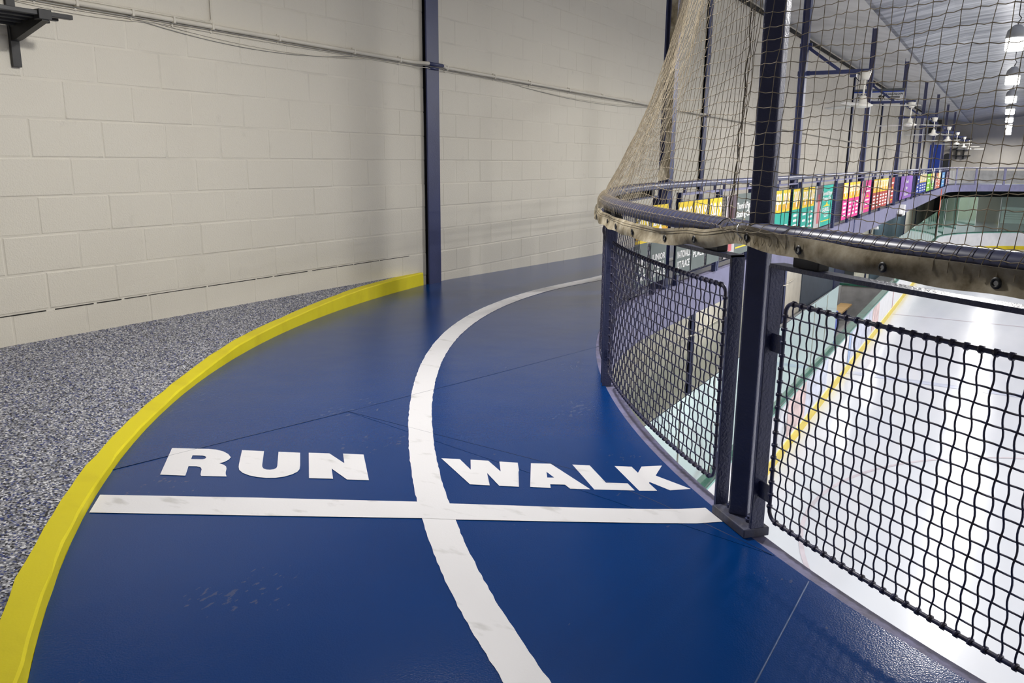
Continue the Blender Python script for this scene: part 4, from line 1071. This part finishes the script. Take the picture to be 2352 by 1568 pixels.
for i in range(len(IN_)-1):
    a, b, a2, b2 = IN_[i]-BO, IN_[i+1]-BO, OUT_[i]-BO, OUT_[i+1]-BO
    hB = CAP_Z-ICE_Z-.05
    m = MB(); m.quad((a.x,a.y,.2),(b.x,b.y,.2),(b.x,b.y,hB),(a.x,a.y,hB)); m.quad((b2.x,b2.y,0),(a2.x,a2.y,0),(a2.x,a2.y,hB),(b2.x,b2.y,hB)); m.build('board_panel', M['board'], bd)
    m = MB(); e_ = (b-a).normalized(); nn = Vector((e_.y, -e_.x, 0))*.012
    m.quad((a+nn)[:2]+(0,),(b+nn)[:2]+(0,),(b+nn)[:2]+(.2,),(a+nn)[:2]+(.2,)); m.quad((a+nn)[:2]+(.2,),(b+nn)[:2]+(.2,),(b.x,b.y,.205),(a.x,a.y,.205)); m.build('kick_plate', M['yellow'], bd)
    m = MB(); n3_ = Vector((e_.y, -e_.x, 0))
    i1, i2, o1, o2 = a+n3_*.01, b+n3_*.01, a2-n3_*.03, b2-n3_*.03
    m.quad((i1.x,i1.y,hB),(i2.x,i2.y,hB),(i2.x,i2.y,hB+.05),(i1.x,i1.y,hB+.05)); m.quad((i1.x,i1.y,hB+.05),(i2.x,i2.y,hB+.05),(o2.x,o2.y,hB+.05),(o1.x,o1.y,hB+.05)); m.quad((o2.x,o2.y,hB),(o1.x,o1.y,hB),(o1.x,o1.y,hB+.05),(o2.x,o2.y,hB+.05)); m.build('cap_rail', M['green'], bd)
    m = MB(); k1, k2 = a+n3_*.013, b+n3_*.013; m.quad((k1.x,k1.y,hB-.03),(k2.x,k2.y,hB-.03),(k2.x,k2.y,hB+.006),(k1.x,k1.y,hB+.006)); m.build('cap_lip', M['teal_edge'], bd)
# faint printed panels and marks on the boards
M['ad_red'] = simple('faded_red_print', (.74,.55,.54), .4, var=.15, vscale=4); M['ad_blue'] = simple('faded_blue_print', (.62,.66,.80), .4, var=.12, vscale=4); M['ad_grey'] = simple('faded_grey_print', (.66,.68,.74), .4, var=.15, vscale=5)
for k, (ya, yb, mm) in enumerate(((11.3, 13.6, 'ad_grey'), (13.7, 15.2, 'ad_red'), (15.2, 17.4, 'ad_blue'), (20.5, 24.0, 'ad_blue'), (24.2, 25.6, 'ad_red'))):
    xx = .006; m = MB()
    m.quad((FX(BX, ya)-BX+xx, ya-10.4, .26), (FX(BX, yb)-BX+xx, yb-10.4, .26), (FX(BX, yb)-BX+xx, yb-10.4, .94), (FX(BX, ya)-BX+xx, ya-10.4, .94)); m.build('board_print', M[mm], bd)
MB().quad((FX(BX, 29.2)-BX+.008, 29.17-10.4, .2), (FX(BX, 29.2)-BX+.008, 29.25-10.4, .2), (FX(BX, 29.2)-BX+.008, 29.25-10.4, .98), (FX(BX, 29.2)-BX+.008, 29.17-10.4, .98)).build('red_mark', flat('red_mark', (.62,.20,.22)), bd)
MB().quad((FX(BX, 20.2)-BX+.008, 20.1-10.4, .2), (FX(BX, 20.2)-BX+.008, 20.4-10.4, .2), (FX(BX, 20.2)-BX+.008, 20.4-10.4, .98), (FX(BX, 20.2)-BX+.008, 20.1-10.4, .98)).build('blue_mark', flat('blue_mark', (.35,.48,.75)), bd)
# shielding glass
def glass_run(name, lab, pts, z0, z1, postmat='cable'):
    g = empty(name, (pts[0].x, pts[0].y, z0)); tag(g, lab, 'rink glass')
    o = Vector((pts[0].x, pts[0].y, 0))
    for i in range(len(pts)-1):
        a, b = pts[i]-o, pts[i+1]-o; d = (b-a).normalized(); a2, b2 = a+d*.012, b-d*.012; nn = Vector((d.y, -d.x, 0))*.006
        m = MB(); H_ = z1-z0
        P = [a2-nn, b2-nn, b2+nn, a2+nn]
        m.v = [(p.x, p.y, 0) for p in P] + [(p.x, p.y, H_) for p in P]
        m.f = [(0,3,2,1),(4,5,6,7),(0,1,5,4),(1,2,6,5),(2,3,7,6),(3,0,4,7)]
        m.build('pane', M['glass'], g)
        MB().box((a.x-.012, a.y-.012, 0), (a.x+.012, a.y+.012, H_*.97)).build('glass_post', M[postmat], g)
    return g
G1 = [Vector((FX(BX-.06, 3.2+1.25*i), 3.2+1.25*i, 0)) for i in range(13)]
G1 = [p for p in G1 if p.y > 6.5]
glass_run('rink_glass', 'green tinted glass panes on the near side boards under the track', G1, CAP_Z, -1.45)
G2 = [Vector((FX(BX-.06, 29.5+1.5*i), 29.5+1.5*i, 0)) for i in range(13)]
glass_run('rink_glass', 'green tinted glass panes along the side boards towards the far end', G2, CAP_Z, -1.30)
far_b_ = [p for p in board_path(-.06) if p.y > 49.3]
def resample(P, step):
    out = [P[0]]; acc = 0.0
    for a, b in zip(P, P[1:]):
        L = (b-a).length; s = step-acc
        while s <= L: out.append(a.lerp(b, s/L)); s += step
        acc = (acc + L) % step
    return out
glass_run('rink_glass', 'green tinted glass panes around the far end boards', resample(far_b_, 1.7), CAP_Z, -.75, 'white')
nt_ = MB().box((-1.0, -.01, 0), (1.0, .01, .95)).build('notice_board', M['white'], loc=(0.4, 57.1, -2.35)); tag(nt_, 'white notice fixed to the far end glass', 'notice')
for k in range(5): MB().box((-.8, -.013, .25+.13*k), (.8, -.0105, .28+.13*k)).build('printed_line', M['cable'], nt_)
# players' box and door beyond the glass
bx = empty('penalty_box', (FX(-3.6, 23), 23, ICE_Z)); tag(bx, 'grey walled penalty box with green rail behind the side boards', 'penalty box')
MB().box((-.75, 5.0, 0), (.7, 5.08, 1.0)).build('end_wall', M['concrete'], bx); MB().box((-.75, 4.96, 1.0), (.7, 5.12, 1.06)).build('green_rail', M['green'], bx)
MB().box((-.75, -4.2, 0), (-.68, 5.0, 1.0)).build('back_wall', M['concrete'], bx)
MB().box((-.6, -3.6, .42), (-.25, 4.6, .47)).build('bench', simple('wood_bench', (.42,.27,.11), .5), bx)
for q in (-3.4, 0, 4.3): MB().box((-.5, q, 0), (-.35, q+.08, .42)).build('bench_leg', M['navy'], bx)
dr = empty('box_door', (FX(-2.93, 18.3), 18.3, ICE_Z)); tag(dr, 'bright blue padded gate post at the end of the near glass', 'gate')
MB().box((-.03, 0, 0), (.09, .25, 1.75)).build('blue_pad', M['blue'], dr, bevel=.02); MB().box((-.12, -.12, 0), (-.05, .2, 1.72)).build('grey_pad', M['teal_wall'], dr, bevel=.02)
# ------------------------------------------------------------------ lower side wall fittings
lw = MB()
lw.box((FX(WALLX, 24.6)-.01, 22.6, -3.86), (FX(WALLX, 24.6)+.05, 27.2, -DECK_T)); o = lw.build('wall_panel', M['dkwall']); tag(o, 'slate painted lower wall bay under the track', 'wall panel')
cdl = MB().tube([(FX(WALLX, y)+.03+jog(y), y, -1.83-.002*(y-10)) for y in ysF if 6.3 < y < 22.4], .012, 8).build('wall_conduit', M['conduit'], smooth=True); tag(cdl, 'cream conduit along the lower wall beneath the track', 'conduit')
for i, (ya, yb, mt, lab) in enumerate(((27.6, 29.4, 'navy', 'navy door frame in the lower wall'), (29.6, 31.6, 'dark', 'dark doorway in the lower wall beside cream wall'), (36.5, 47.0, 'teal_wall', 'teal grey lower wall bay near the far corner'))):
    o = MB().box((FX(WALLX, ya)-.02, ya, -3.86), (FX(WALLX, ya)+.06, yb, -DECK_T-.02)).build('wall_panel', M[mt]); tag(o, lab, 'wall panel')
# far end lower wall: pillars and dark openings
for i, (xa, xb, mt, lab) in enumerate(((-4.6, -2.6, 'dark', 'dark opening left of the teal pillar on the far wall'), (-2.55, -1.3, 'teal_wall', 'left teal grey pillar on the lower far wall'), (-1.25, 1.4, 'dark', 'dark doorway between the teal pillars on the far wall'), (1.45, 2.3, 'teal_wall', 'right teal grey pillar on the lower far wall'))):
    o = MB().box((xa, 61.7, -3.86), (xb, 61.95, -DECK_T-.03)).build('far_wall_bay', M[mt]); tag(o, lab, 'wall bay')
o = MB().box((2.4, 61.75, -3.86), (25, 61.9, -DECK_T-.03)).build('far_wall_bay', M['beige']); tag(o, 'beige lower far wall right of the pillars', 'wall bay')
# far kerb and far column
o = MB().bar((-4.3, 57.6, .07), (25, 57.6, .07), .12, .14).build('trim_4', M['yellow_paint']); tag(o, 'yellow kerb line across the far end of the track', kind='structure')
fc = empty('far_column', (1.05, 54.0, 0)); tag(fc, 'thin lavender column at the far end railing', 'column')
MB().tube([(0, 0, 0), (0, 0, 4.1)], .05, 8).build('shaft', M['lav'], fc, smooth=True); MB().box((-.09, -.09, 0), (.09, .09, .03)).build('base_plate', M['lav'], fc)
# wall fittings along the far end of the side wall
spk = empty('wall_speaker', (-3.75, 45.6, 2.45)); tag(spk, 'black loudspeaker hanging high on the far side wall', 'speaker')
MB().box((-.27, -.3, 0), (.3, .3, .72)).build('cabinet', M['black'], spk, bevel=.03); MB().box((-.22, -.315, .05), (.25, -.3, .67)).build('grille', M['rubber'], spk)
MB().bar((0, 0, .7), (0, 0, 1.45), .05, .05).build('hanger', M['black'], spk)
o = MB().box((-3.83, 45.0, .0), (-3.33, 45.1, 2.0)).build('blue_door', M['blue'], bevel=.01); tag(o, 'bright blue upright door panel at the far end of the track', 'door')
ar = MB(); 
P_ = [(-.21, 0, 0), (.21, 0, 0), (.21, 0, 1.45)] + [(.21*math.cos(a*PI/8), 0, 1.45+.2*math.sin(a*PI/8)) for a in range(1, 8)] + [(-.21, 0, 1.45)]
ar.poly(P_); ar.poly([(x_, .08, z_) for x_, y_, z_ in reversed(P_)])
for i in range(len(P_)): a, b = P_[i], P_[(i+1) % len(P_)]; ar.quad(b, a, (a[0], .08, a[2]), (b[0], .08, b[2]))
o = ar.build('arched_door', M['dark'], loc=(-3.36, 50, .0)); tag(o, 'black arched door panel right of the blue door', 'door')
fs = empty('wall_shelf', (-3.45, 61.9, 1.6)); tag(fs, 'black shelf bracket high on the far cream wall', 'shelf')
for z in (0, .4, 1.05): MB().box((-.62, -.4, z), (.62, 0, z+.06)).build('slat', M['black'], fs)
MB().box((-.25, -.08, -.2), (-.15, 0, 1.2)).box((.15, -.08, -.2), (.25, 0, 1.2)).build('wall_channel', M['black'], fs)
# security camera, dome and strap on the fascia
sc = empty('security_camera', (FX(-2.53, 25.5), 25.5, -.22)); tag(sc, 'white security camera bracket on the far deck fascia', 'camera')
MB().box((.0, -.12, -.12), (.16, .12, .18)).build('housing', M['white'], sc, bevel=.02); MB().lathe([(.0, 0), (.09, .0), (.09, .08), (.04, .12)], (.08, -.5, -.06), 12).build('dome', M['white'], sc, smooth=True)
MB().box((.0, -.32, -.14), (.12, -.2, -.04)).build('lens_block', M['black'], sc)
o = MB().tube([(FX(-2.5, 43), 43, -.05), (FX(-2.45, 42.2), 42.2, -.8), (FX(-2.4, 41.4), 41.4, -1.35)], .016, 6).build('hanging_strap', M['orange'], smooth=True); tag(o, 'orange strap hanging from the far deck fascia', 'strap')
cbl = MB().tube([(FX(-2.5, 17.2), 17.2, .02), (FX(-2.5, 17.2), 17.2, -.2), (FX(-2.52, 17.1), 17.1, -.36)], .012, 6).build('fascia_cable', M['navy'], smooth=True); tag(cbl, 'short dark cable running down the deck fascia', 'cable')
dm = MB().lathe([(.0, 0), (.07, .0), (.06, .06), (.02, .09)], (0, 0, 0), 12).build('dome_light', M['white'], smooth=True, loc=(FX(-2.6, 21.4), 21.4, -.46)); tag(dm, 'small white dome below the deck fascia', 'camera')
bpy.context.view_layer.update()
